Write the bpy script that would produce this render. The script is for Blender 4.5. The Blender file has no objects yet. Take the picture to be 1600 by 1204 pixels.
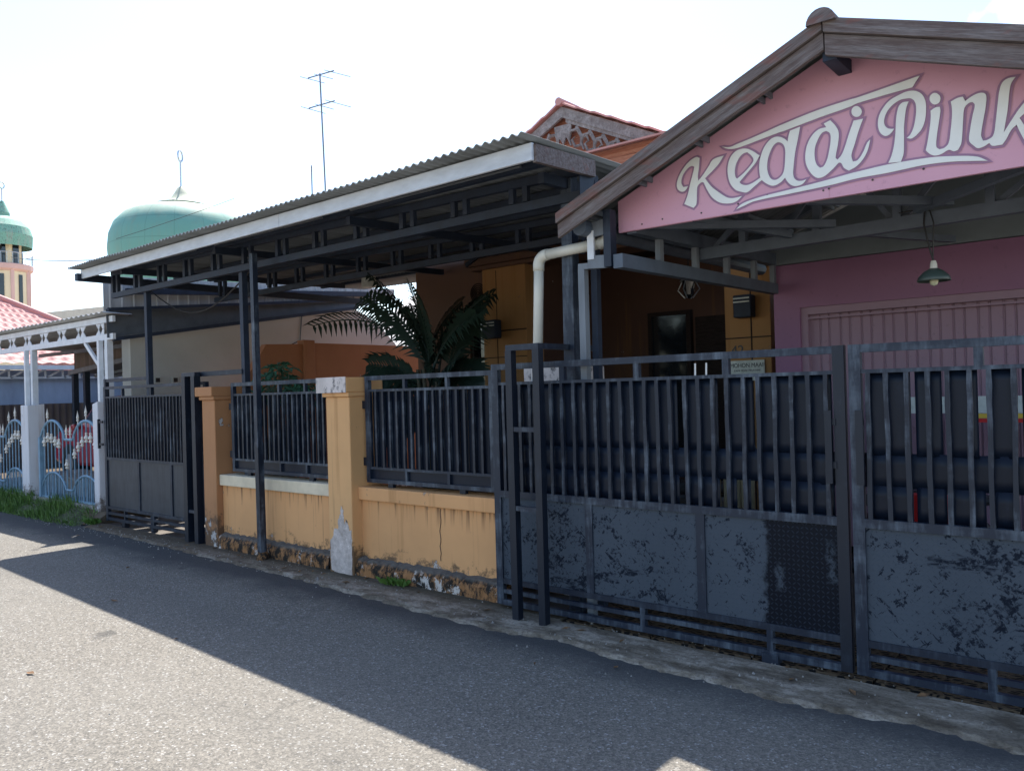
import bpy, math, random
import numpy as np
from mathutils import Vector, Matrix
random.seed(7)
R = math.radians
S = bpy.context.scene
COL = S.collection

# ------------------------------------------------------------------ camera
cam_d = bpy.data.cameras.new('camera'); cam = bpy.data.objects.new('camera', cam_d); COL.objects.link(cam)
S.camera = cam
cam_d.sensor_width = 36.0; cam_d.lens = 36.0*1240/1600; cam_d.clip_start = .05; cam_d.clip_end = 2000
_p, _y, _a = math.atan(6/1240), math.atan(1500/1240), math.atan(.028)
_f = Vector((-math.cos(_y)*math.cos(_p), math.sin(_y)*math.cos(_p), math.sin(_p)))
_r0 = _f.cross(Vector((0, 0, 1))).normalized(); _u0 = _r0.cross(_f)
_u = math.cos(_a)*_u0+math.sin(_a)*_r0; _r = math.cos(_a)*_r0-math.sin(_a)*_u0
cam.matrix_world = Matrix(((_r.x, _u.x, -_f.x, 0), (_r.y, _u.y, -_f.y, 0), (_r.z, _u.z, -_f.z, 1.6), (0, 0, 0, 1)))

# ------------------------------------------------------------------ sky, sun, exposure
SUN = Vector((-.408, .41, 1)).normalized()
EL = math.asin(SUN.z); AZ = math.atan2(SUN.x, SUN.y)
W = bpy.data.worlds.new("World"); S.world = W; W.use_nodes = True
wt = W.node_tree; bg = wt.nodes['Background']
sky = wt.nodes.new('ShaderNodeTexSky'); sky.sky_type = 'NISHITA'; sky.sun_disc = False
sky.sun_elevation = EL; sky.sun_rotation = AZ; sky.air_density = 1.0; sky.dust_density = .8; sky.ozone_density = 1.0
cd = Vector((_f+_r*(1575-800)/1240-_u*(28-602)/1240)).normalized()
tc = wt.nodes.new('ShaderNodeTexCoord'); dt = wt.nodes.new('ShaderNodeVectorMath'); dt.operation = 'DISTANCE'; dt.inputs[1].default_value = cd
wt.links.new(tc.outputs['Generated'], dt.inputs[0])
nz = wt.nodes.new('ShaderNodeTexNoise'); nz.inputs['Scale'].default_value = 28; nz.inputs['Detail'].default_value = 6; wt.links.new(tc.outputs['Generated'], nz.inputs['Vector'])
m1 = wt.nodes.new('ShaderNodeMapRange'); wt.links.new(dt.outputs['Value'], m1.inputs[0]); m1.inputs[1].default_value = .0; m1.inputs[2].default_value = .055; m1.inputs[3].default_value = .42; m1.inputs[4].default_value = -.1
m2 = wt.nodes.new('ShaderNodeMath'); m2.operation = 'ADD'; wt.links.new(nz.outputs['Fac'], m2.inputs[0]); wt.links.new(m1.outputs[0], m2.inputs[1])
m3 = wt.nodes.new('ShaderNodeMapRange'); wt.links.new(m2.outputs[0], m3.inputs[0]); m3.inputs[1].default_value = .68; m3.inputs[2].default_value = .95; m3.inputs[4].default_value = .8
mc = wt.nodes.new('ShaderNodeMix'); mc.data_type = 'RGBA'; wt.links.new(m3.outputs[0], mc.inputs[0]); wt.links.new(sky.outputs[0], mc.inputs[6]); mc.inputs[7].default_value = (6, 6.2, 6.4, 1)
wt.links.new(mc.outputs[2], bg.inputs[0]); bg.inputs[1].default_value = .15
sd = bpy.data.lights.new('sun', 'SUN'); sd.energy = 5.0; sd.angle = R(.53); sd.color = (1, .95, .87)
sun = bpy.data.objects.new('sun', sd); COL.objects.link(sun)
sun.rotation_euler = SUN.to_track_quat('Z', 'Y').to_euler(); sun.location = (0, 0, 30)
S.view_settings.view_transform = 'Standard'; S.view_settings.look = 'None'
S.view_settings.exposure = 1.15; S.view_settings.gamma = 1; S.view_settings.use_curve_mapping = False

# ------------------------------------------------------------------ material helpers
class NT:
    def __init__(s, name):
        s.m = bpy.data.materials.new(name); s.m.use_nodes = True; s.t = s.m.node_tree
        s.b = s.t.nodes['Principled BSDF']; s.pos = s.t.nodes.new('ShaderNodeNewGeometry').outputs['Position']
    def n(s, ty, **kw):
        nd = s.t.nodes.new(ty)
        for k, v in kw.items():
            if k.startswith('i_'):
                key = k[2:]; key = int(key) if key.isdigit() else key
                s.put(nd.inputs[key], v)
            else: setattr(nd, k, v)
        return nd
    def put(s, sock, v):
        if hasattr(v, 'is_output'): s.t.links.new(v, sock)
        elif isinstance(v, (tuple, list)) and sock.type == 'RGBA' and len(v) == 3: sock.default_value = (*v, 1)
        else: sock.default_value = v
    def map(s, scale=(1, 1, 1), rot=(0, 0, 0), loc=(0, 0, 0), v=None):
        return s.n('ShaderNodeMapping', i_Vector=v or s.pos, i_Scale=scale, i_Rotation=rot, i_Location=loc).outputs[0]
    def noise(s, scale, v=None, detail=4, rough=.6, dist=0):
        return s.n('ShaderNodeTexNoise', i_Vector=v or s.pos, i_Scale=scale, i_Detail=detail, i_Roughness=rough, i_Distortion=dist).outputs['Fac']
    def voro(s, scale, v=None, feature='F1', out='Distance'):
        return s.n('ShaderNodeTexVoronoi', i_Vector=v or s.pos, i_Scale=scale, feature=feature).outputs[out]
    def ramp(s, fac, a, b, va=0., vb=1.):
        return s.n('ShaderNodeMapRange', i_0=fac, i_1=a, i_2=b, i_3=va, i_4=vb).outputs[0]
    def math(s, op, a, b=0.):
        return s.n('ShaderNodeMath', operation=op, i_0=a, i_1=b).outputs[0]
    def mix(s, f, a, b, mode='MIX'):
        nd = s.n('ShaderNodeMix', data_type='RGBA', blend_type=mode)
        s.put(nd.inputs[0], f); s.put(nd.inputs[6], a); s.put(nd.inputs[7], b); return nd.outputs[2]
    def sep(s, v=None):
        return s.n('ShaderNodeSeparateXYZ', i_0=v or s.pos).outputs
    def bump(s, h, strength=.3, dist=.01):
        nd = s.n('ShaderNodeBump', i_Strength=strength, i_Distance=dist, i_Height=h); s.put(s.b.inputs['Normal'], nd.outputs[0])
    def done(s, col=None, rough=None, metal=None, spec=None):
        if col is not None: s.put(s.b.inputs['Base Color'], col)
        if rough is not None: s.put(s.b.inputs['Roughness'], rough)
        if metal is not None: s.put(s.b.inputs['Metallic'], metal)
        if spec is not None: s.put(s.b.inputs['Specular IOR Level'], spec)
        return s.m

def plain(name, col, rough=.6, var=.25, scale=6, metal=0, stretch=(1, 1, 1), spec=.5, bump=0):
    t = NT(name); v = t.map(stretch); n = t.noise(scale, v, 5)
    c = t.mix(t.ramp(n, .3, .7), tuple(x*(1-var) for x in col), tuple(min(1, x*(1+var)) for x in col))
    if bump: t.bump(t.noise(scale*6, v, 3), bump, .004)
    return t.done(c, rough, metal, spec)

def m_asphalt():
    t = NT('asphalt'); big = t.noise(.7, None, 3); fine = t.noise(120, None, 3, .7)
    vc = t.n('ShaderNodeTexVoronoi', i_Vector=t.pos, i_Scale=95.)
    stone = t.n('ShaderNodeSeparateColor', i_0=vc.outputs['Color']).outputs[0]
    c = t.mix(t.ramp(stone, 0, 1), (.100, .091, .078), (.258, .234, .198))
    c = t.mix(t.ramp(stone, .93, .97), c, (.36, .35, .33))
    c = t.mix(t.math('MULTIPLY', t.ramp(fine, .45, .62), .55), c, (.062, .062, .062))
    c = t.mix(t.ramp(big, .3, .7, .0, .28), c, (.2, .19, .17))
    y = t.sep()[1]
    edge = t.ramp(t.math('ADD', y, t.math('MULTIPLY', t.noise(2.5), .5)), 3.85, 4.2, 0, .85)
    c = t.mix(edge, c, (.042, .044, .048))
    crk = t.math('MULTIPLY', t.ramp(t.voro(.55, t.n('ShaderNodeVectorMath', operation='ADD', i_0=t.pos, i_1=t.n('ShaderNodeTexNoise', i_Vector=t.pos, i_Scale=2.2, i_Detail=5.).outputs['Color']).outputs[0], 'DISTANCE_TO_EDGE'), .012, .004), t.ramp(t.noise(.5, t.map(loc=(5, 9, 0)), 2), .52, .6))
    c = t.mix(t.math('MULTIPLY', crk, .2), c, (.03, .03, .03))
    wp = t.ramp(t.noise(.9, t.map((.12, 1, 1)), 3), .45, .65, 0, .3); c = t.mix(wp, c, (.075, .074, .072))
    spots = t.ramp(t.noise(1.6, t.map((1, 1.8, 1), loc=(3, 1, 0)), 2, .4), .70, .74, 0, .5)
    c = t.mix(spots, c, (.03, .03, .032))
    h = t.math('ADD', t.voro(95), t.math('MULTIPLY', fine, .6)); t.bump(h, .55, .006)
    return t.done(c, .88, spec=.3)
def m_concrete(name, col=(.3, .28, .25), dark=(.1, .095, .085), sc=3.):
    t = NT(name); n = t.noise(sc, None, 8, .7); f = t.noise(60, None, 3)
    c = t.mix(t.ramp(n, .35, .65), dark, col); c = t.mix(t.ramp(f, .4, .6, 0, .35), c, tuple(x*.5 for x in col))
    w = t.ramp(t.noise(sc*3, t.map((1, 3, 1)), 6, .7), .6, .68); c = t.mix(t.math('MULTIPLY', w, .5), c, tuple(min(1, x*1.5) for x in col))
    t.bump(t.math('ADD', n, t.math('MULTIPLY', f, .4)), .5, .01)
    return t.done(c, .85, spec=.3)
def m_kerb():
    t = NT('kerb concrete'); x, y, z = t.sep(); n = t.noise(5, t.map((.6, 1.4, 1)), 9, .72); f = t.noise(45, None, 5, .7); g = t.noise(1.1, None, 3)
    c = t.mix(t.ramp(n, .38, .62), (.105, .083, .06), (.30, .255, .20)); c = t.mix(t.ramp(t.math('ADD', n, t.math('MULTIPLY', g, .4)), .70, .84, 0, .6), c, (.43, .38, .32))
    dirt = t.ramp(t.math('ADD', t.math('ADD', y, t.math('MULTIPLY', f, .10)), t.math('MULTIPLY', n, .25)), 4.40, 4.58); dirt = t.math('MULTIPLY', dirt, t.ramp(x, -2.6, -3.6))
    c = t.mix(t.math('MULTIPLY', dirt, .8), c, (.05, .042, .025)); c = t.mix(t.ramp(f, .5, .68, 0, .6), c, (.06, .05, .04))
    c = t.mix(t.ramp(x, -5.5, -8.5, 0, .45), c, (.12, .082, .055))
    t.bump(t.math('ADD', n, t.math('MULTIPLY', f, .5)), .8, .015); return t.done(c, .9, spec=.2)
def m_orange(name, base=(.70, .36, .155), low=.34, peel=.30, z0=0., drip_z=0.):
    t = NT(name); x, y, z = t.sep()
    st = t.noise(7, t.map((1, 1, .05)), 5, .65); cl = t.noise(1.3, None, 4)
    c = t.mix(t.ramp(cl, .3, .7), tuple(v*.88 for v in base), tuple(min(1, v*1.06) for v in base))
    c = t.mix(t.ramp(st, .56, .74, 0, .55), c, (.26, .115, .03))
    drip = t.ramp(t.noise(16, t.map((1, 1, .03), loc=(4, 2, 0)), 3, .5), .68, .76, 0, .6)
    drip = t.math('MULTIPLY', drip, t.ramp(t.noise(2, t.map((1, 1, .6))), .42, .6)); c = t.mix(drip, c, (.12, .06, .025))
    if drip_z:
        for sc_, lo_, ln_ in ((23, .56, .16), (41, .60, .07)):
            dn = t.ramp(t.noise(sc_, t.map((1, 1, .02), loc=(sc_, 0, 0)), 2, .5), lo_, lo_+.09)
            dz = t.ramp(t.math('SUBTRACT', z, t.math('MULTIPLY', t.noise(6, t.map((1, 1, .02), loc=(0, 3, 0)), 2), .25)), drip_z-ln_-.13, drip_z-.1); dz = t.math('MULTIPLY', dz, t.ramp(z, drip_z+.004, drip_z-.004))
            c = t.mix(t.math('MULTIPLY', t.math('MULTIPLY', dn, dz), .8), c, (.10, .05, .025))
    grime = t.noise(9, None, 8, .75)
    wet = t.math('MULTIPLY', t.ramp(z, z0+low, z0), 1.); g = t.ramp(t.math('ADD', grime, t.math('MULTIPLY', wet, .42)), .66, .78)
    c = t.mix(t.math('MULTIPLY', g, .85), c, (.085, .055, .035))
    pn = t.noise(4.5, t.map((1, 1, .8), loc=(7, 1, 3)), 7, .7)
    p = t.ramp(t.math('ADD', pn, t.math('MULTIPLY', wet, .16)), .68, .70); rim = t.ramp(t.math('ADD', pn, t.math('MULTIPLY', wet, .16)), .655, .68)
    c = t.mix(t.math('MULTIPLY', rim, .7), c, (.11, .08, .06)); c = t.mix(p, c, t.mix(grime, (.3, .28, .27), (.66, .6, .56)))
    h = t.math('SUBTRACT', t.math('MULTIPLY', grime, .25), t.math('MULTIPLY', p, .7)); t.bump(h, .5, .008)
    return t.done(c, .7, spec=.3)
def m_plinth():
    t = NT('mouldy plaster plinth'); a = t.noise(11, t.map((1, 1, .7)), 9, .78); b = t.noise(6, t.map((1, 1, .8), loc=(5, 0, 2)), 8, .75)
    c = t.mix(t.ramp(a, .47, .57), (.026, .022, .018), (.34, .165, .07))
    c = t.mix(t.ramp(b, .565, .60), c, (.58, .52, .47)); c = t.mix(t.ramp(t.math('ADD', t.sep()[2], t.math('MULTIPLY', t.noise(14), .05)), .155, .18), c, t.mix(t.noise(20, None, 5), (.05, .045, .04), (.19, .17, .15)))
    t.bump(t.math('ADD', a, b), .8, .012)
    return t.done(c, .85, spec=.2)
def m_gate(name='gate paint', dark=(.007, .013, .027), lite=(.045, .06, .085), amt=.5, rough=.5, spec=.4):
    t = NT(name); n = t.noise(14, t.map((.9, .9, .16)), 6, .7); f = t.noise(45, t.map((1, 1, .12)), 3); g = t.noise(5, t.map((.25, 1, 1)), 5, .7)
    k = t.ramp(t.math('ADD', t.math('MULTIPLY', n, .6), t.math('MULTIPLY', g, .4)), .62-amt*.26, .74-amt*.22)
    k = t.math('MULTIPLY', k, t.ramp(f, .3, .6, .35, 1)); c = t.mix(k, dark, lite)
    rust = t.ramp(t.noise(8, t.map(loc=(3, 3, 3)), 7, .75), .70, .76); c = t.mix(t.math('MULTIPLY', rust, .6), c, (.13, .055, .03))
    t.bump(n, .25, .003)
    return t.done(c, rough, spec=spec)
def m_plate():
    t = NT('worn chequer plate'); x, y, z = t.sep(); cell = .026
    u = t.math('DIVIDE', x, cell); w = t.math('DIVIDE', z, cell)
    fu = t.math('SUBTRACT', t.math('FRACT', t.math('ADD', u, 500.)), .5); fw = t.math('SUBTRACT', t.math('FRACT', t.math('ADD', w, 500.)), .5)
    par = t.math('MODULO', t.math('ADD', t.math('FLOOR', t.math('ADD', u, 500.)), t.math('FLOOR', t.math('ADD', w, 500.))), 2.)
    sg = t.math('SUBTRACT', t.math('MULTIPLY', par, 2.), 1.); fu2 = t.math('MULTIPLY', fu, sg)
    p = t.math('ABSOLUTE', t.math('ADD', fu2, fw)); q = t.math('ABSOLUTE', t.math('SUBTRACT', fu2, fw))
    tread = t.ramp(t.math('ADD', t.math('MULTIPLY', p, 1.15), t.math('MULTIPLY', q, 3.6)), .95, .6)
    a = t.noise(5.5, t.map(loc=(2, 0, 1)), 7, .7); b = t.noise(55, t.map(rot=(0, .6, 0)), 3); bb = t.noise(1.9, t.map(loc=(0, 0, 4)), 3)
    worn = t.ramp(t.math('ADD', t.math('ADD', a, t.math('MULTIPLY', b, .62)), t.math('MULTIPLY', bb, .42)), 1.08, 1.15)
    worn = t.math('MULTIPLY', worn, 1.)
    fa = t.noise(42, t.map((1, 1, .3), loc=(1, 5, 2), v=t.map(rot=(0, .78, 0))), 4, .65); fb = t.noise(42, t.map((1, 1, .3), loc=(6, 1, 4), v=t.map(rot=(0, -.78, 0))), 4, .65)
    cl = t.ramp(t.noise(3.1, t.map(loc=(8, 0, 3)), 4, .65), .3, .68, -.025, .075)
    fl = t.math('MAXIMUM', t.ramp(t.math('ADD', fa, cl), .655, .70), t.ramp(t.math('ADD', fb, cl), .655, .70)); worn = t.math('MAXIMUM', t.math('MULTIPLY', worn, t.ramp(t.math('MAXIMUM', fa, fb), .42, .54)), fl)
    frame = t.ramp(t.noise(2.2, t.map((.5, 1, 2)), 5, .7), .62, .66)
    worn = t.math('MAXIMUM', worn, t.math('MULTIPLY', frame, t.ramp(b, .35, .5)))
    dusty = t.mix(t.noise(3, t.map((1, 1, .3)), 5), (.046, .057, .073), (.074, .088, .108))
    dusty = t.mix(t.math('MULTIPLY', tread, .11), dusty, (.035, .046, .062))
    c = t.mix(worn, dusty, (.006, .01, .019))
    e = t.math('ADD', x, t.math('MULTIPLY', t.math('SUBTRACT', t.noise(14, None, 5), .5), .12))
    bare = t.math('MULTIPLY', t.ramp(e, -1.80, -1.775), t.ramp(e, -1.318, -1.322))
    # two light brush smears left on the bare part
    s1 = t.math('MULTIPLY', t.ramp(t.math('ABSOLUTE', t.math('ADD', e, 1.425)), .028, .014), t.math('MULTIPLY', t.ramp(z, .50, .53), t.ramp(z, .75, .70)))
    s2 = t.math('MULTIPLY', t.ramp(t.math('ABSOLUTE', t.math('ADD', e, 1.70)), .035, .014), t.math('MULTIPLY', t.ramp(z, .42, .45), t.ramp(z, .60, .55)))
    sm = t.math('MULTIPLY', t.math('MAXIMUM', s1, s2), t.ramp(b, .38, .55))
    bare = t.math('MULTIPLY', bare, t.math('SUBTRACT', 1., t.math('MULTIPLY', sm, .8)))
    bc = t.mix(tread, (.0035, .0055, .011), (.018, .024, .036)); c = t.mix(bare, c, bc)
    t.bump(t.math('MULTIPLY', tread, t.ramp(bare, 0, 1, .35, 1)), .6, .003)
    return t.done(c, t.ramp(bare, 0, 1, .7, .5), spec=.14)
def m_wood(name, base=(.115, .085, .08), pale=(.215, .195, .195), axis=(.35, 5, 5), red=True, ang=0.):
    t = NT(name); v = t.map(axis, v=t.map(rot=(0, ang, 0))); n = t.noise(9, v, 7, .7); f = t.noise(40, v, 3)
    c = t.mix(t.ramp(n, .4, .68), base, pale); c = t.mix(t.ramp(f, .4, .65, 0, .45), c, tuple(x*.45 for x in base))
    if red: c = t.mix(t.ramp(t.noise(4, t.map((.7, 2, 2), loc=(9, 2, 1)), 5), .55, .62, 0, .45), c, (.2, .075, .06))
    t.bump(n, .5, .005)
    return t.done(c, .8, spec=.25)
def m_pink(name, c0=(.56, .28, .37), c1=(.63, .345, .43)):
    t = NT(name); n = t.noise(2.5, t.map((1, 1, .4)), 5); f = t.noise(25, None, 5)
    c = t.mix(n, c0, c1); c = t.mix(t.ramp(f, .62, .72, 0, .4), c, tuple(x*.6 for x in c0)); t.bump(f, .1, .003)
    return t.done(c, .55)
def m_tiles():
    t = NT('red roof tiles'); v = t.map((1, 1, 1)); n = t.noise(3, v, 5)
    c = t.mix(n, (.42, .18, .165), (.55, .28, .255)); return t.done(c, .7)
def m_leaf(name, a, b):
    t = NT(name); c = t.mix(t.noise(7, None, 3), a, b); t.put(t.b.inputs['Transmission Weight'], 0.)
    return t.done(c, .5, spec=.4)
def m_dirty_white(name='dirty white paint', base=(.62, .60, .59)):
    t = NT(name); a = t.noise(14, t.map((1, 1, .6)), 8, .75); z = t.sep()[2]
    c = t.mix(t.ramp(a, .52, .62), base, (.09, .085, .085)); c = t.mix(t.ramp(t.noise(5, t.map((1, 1, .15)), 5), .5, .7, 0, .5), c, (.35, .31, .28))
    t.bump(a, .4, .006); return t.done(c, .75)
def m_dome():
    t = NT('green dome paint'); x, y, z = t.sep(); n = t.noise(.35, None, 4); st = t.noise(2.2, t.map((1, 1, .12)), 6, .7)
    c = t.mix(n, (.10, .25, .22), (.16, .34, .29)); c = t.mix(t.ramp(st, .5, .7, 0, .35), c, (.20, .22, .17))
    top = t.ramp(t.math('ADD', z, t.math('MULTIPLY', t.noise(1.2, None, 5), 1.6)), 12.6, 14.2); c = t.mix(t.math('MULTIPLY', top, .75), c, (.50, .47, .36))  # cream fade towards the top paints in the dome's sunlit, washed-out crown
    ang = t.math('ARCTAN2', t.math('SUBTRACT', y, 24.42), t.math('ADD', x, 45.73)); fr = t.math('FRACT', t.math('MULTIPLY', ang, 16/6.2832)); rb = t.ramp(t.math('ABSOLUTE', t.math('SUBTRACT', fr, .5)), .018, .008)
    rz = t.ramp(t.math('ABSOLUTE', t.math('SUBTRACT', t.math('FRACT', t.math('MULTIPLY', z, .8)), .5)), .03, .012)
    c = t.mix(t.math('MULTIPLY', t.math('MAXIMUM', rb, rz), .3), c, (.05, .11, .10)); return t.done(c, .65, spec=.3)
def m_drain():
    t = NT('cobbled drain cover'); d = t.voro(17, t.map((1, 2.4, 1)), 'DISTANCE_TO_EDGE'); n = t.noise(6, None, 5)
    c = t.mix(n, (.10, .062, .035), (.2, .14, .085)); c = t.mix(t.ramp(d, .12, .2), c, (.012, .01, .009))
    t.bump(t.ramp(d, .1, .22, 1, 0), .8, .01); return t.done(c, .85, spec=.2)
M = dict(
    asphalt=m_asphalt(), kerb=m_kerb(), yard=m_concrete('yard concrete', (.17, .15, .13), (.07, .06, .055), 1.2),
    patch=m_concrete('bare plaster', (.70, .60, .55), (.36, .30, .26), 11), dry_leaf=plain('dry leaf', (.17, .09, .04), .8, .5, 30), soil=plain('mossy soil', (.06, .065, .03), .95, .5, 5, bump=.4), dirt=plain('bare ground', (.3, .26, .2), .95, .35, .8, bump=.3), drain=m_drain(),
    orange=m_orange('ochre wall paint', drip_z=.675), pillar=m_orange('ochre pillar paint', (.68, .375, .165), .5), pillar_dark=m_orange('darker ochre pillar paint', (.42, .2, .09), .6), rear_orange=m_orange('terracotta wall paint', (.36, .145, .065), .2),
    porch=m_orange('shade-darkened porch paint', (.10, .05, .035), .1), white_flake=m_orange('flaking whitewash', (.60, .60, .63), .45), house=m_orange('ochre house paint', (.135, .072, .048), .1), tan=m_orange('tan column paint', (.36, .185, .07), .1), plinth=m_plinth(),  # porch: ochre darkened to brown, the recess's shade put into the colour
    cap_white=m_dirty_white('stained white paint', (.60, .53, .50)), cream=plain('cream capping', (.66, .55, .39), .7, .15, 5, bump=.2),
    gate=m_gate(), gate_dark=m_gate('dark gate paint', (.005, .009, .019), (.024, .035, .055), .3), gate_rail=m_gate('scuffed rail paint', (.009, .016, .032), (.095, .12, .152), .52),
    bar=m_gate('scuffed bar paint', (.007, .012, .024), (.105, .13, .165), .46), backing=m_gate('backing sheet paint', (.005, .0095, .021), (.012, .02, .038), .3, .42, .22), plate=m_plate(),
    grey_sheet=m_gate('dusty grey sheet', (.02, .024, .033), (.040, .046, .058), .9),
    steel_grey=plain('grey primer steel', (.145, .165, .19), .55, .2, 9, stretch=(1, 1, .3)), dark_steel=plain('black steel', (.011, .02, .04), .65, .3, 8),
    truss_grey=plain('grey truss steel', (.075, .095, .125), .55, .2, 6), shed_under=plain('galvanised roof underside', (.165, .18, .19), .6, .3, 5, stretch=(1, .15, 1)),
    clad=plain('weathered cladding', (.36, .365, .37), .6, .25, 4, stretch=(1, 2, .12)), clad_brown=plain('brown cladding', (.16, .12, .1), .65, .3, 4, stretch=(2, 1, .12)), awning=plain('dark awning sheet', (.075, .085, .1), .55, .25, 5),
    fascia=plain('white fascia', (.50, .53, .58), .55, .12, 6, stretch=(1, 1, 3)), white=plain('white paint', (.72, .72, .73), .6, .1, 5), white_steel=plain('white carport steel', (.60, .62, .65), .5, .12, 7),
    wood=m_wood('weathered bargeboard', ang=math.atan(.422)), wood_r=m_wood('weathered bargeboard right slope', ang=-math.atan(.36)), carved=m_wood('carved grey wood', (.20, .17, .16), (.36, .33, .32), (1, 1, 1), False), plank=m_wood('reddish planks', (.36, .13, .08), (.55, .25, .16), (.4, 1, 9), False),
    pink=m_pink('pink board paint'), shop_pink=m_pink('pink wall paint', (.215, .09, .175), (.26, .115, .205)), shutter=m_pink('pink shutter', (.25, .15, .20), (.315, .195, .25)),  # shop_pink: wall colour lowered so it carries the shade under the roof
    letter=plain('cream lettering paint', (.74, .74, .71), .6, .06, 5), outline=plain('mauve outline paint', (.31, .17, .27), .6, .12, 5), black=plain('black paint', (.01, .01, .012), .45, .2, 5), grey_fascia=plain('grey fascia', (.17, .2, .215), .7, .12, 3),
    pvc=plain('old pvc pipe', (.56, .55, .49), .45, .12, 7, stretch=(1, 1, .3)), dark_wood=m_wood('dark wood', (.022, .014, .012), (.045, .03, .026), (1, 1, 7), False), glass=plain('dark glass', (.012, .016, .022), .08, .1, 3, spec=.6),
    neighbor=plain('grey neighbour wall', (.40, .39, .35), .8, .1, 1.2), bluewall=plain('faded blue wall', (.30, .37, .50), .8, .22, 2.5, stretch=(1, 1, .3)), rustfence=plain('rusty corrugated fence', (.07, .055, .055), .75, .5, 2.5, stretch=(1, 1, .3)),
    tiles=m_tiles(), dome=m_dome(), dome2=m_dirty_white('flaking green dome', (.17, .36, .28)), minaret=plain('cream minaret', (.72, .60, .42), .7, .08, .6), minpink=plain('pink minaret trim', (.60, .38, .35), .7, .1, .6),
    blue=plain('sky blue paint', (.15, .26, .36), .5, .2, 9), pale_trim=plain('cream ornament paint', (.66, .62, .56), .6, .12, 9), carred=plain('red car paint', (.33, .018, .03), .25, .1, 3, spec=.6), rubber=plain('rubber', (.012, .012, .014), .7, .2, 9),
    palm=m_leaf('palm leaf', (.008, .018, .015), (.018, .036, .020)), leaf=m_leaf('shrub leaf', (.03, .10, .06), (.06, .16, .09)), banana=m_leaf('banana leaf', (.10, .26, .03), (.24, .42, .06)), grass=m_leaf('grass blade', (.05, .12, .02), (.12, .2, .04)), stem=plain('palm stem', (.07, .06, .035), .8, .3, 9),
    pale_roof=plain('bright white metal roof', (.28, .27, .28), .6, .15, 4), beige_roof=plain('beige roof', (.52, .46, .38), .7, .12, 2), red_plastic=plain('red plastic', (.55, .02, .02), .35, .05, 4), yellow=plain('yellow paint', (.7, .47, .05), .5, .05, 4),
    bamboo=plain('bamboo', (.36, .3, .17), .6, .3, 20, stretch=(3, 3, .3)), signwhite=plain('sign white', (.55, .57, .52), .6, .15, 20), enamel=plain('green enamel', (.05, .075, .07), .4, .15, 6), bulb=plain('bulb glass', (.6, .6, .42), .2, .05, 4), alu=plain('aluminium', (.45, .47, .5), .4, .1, 9, metal=.8), stone=m_concrete('rough slab', (.36, .34, .31), (.2, .18, .165), 5),
)

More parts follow.
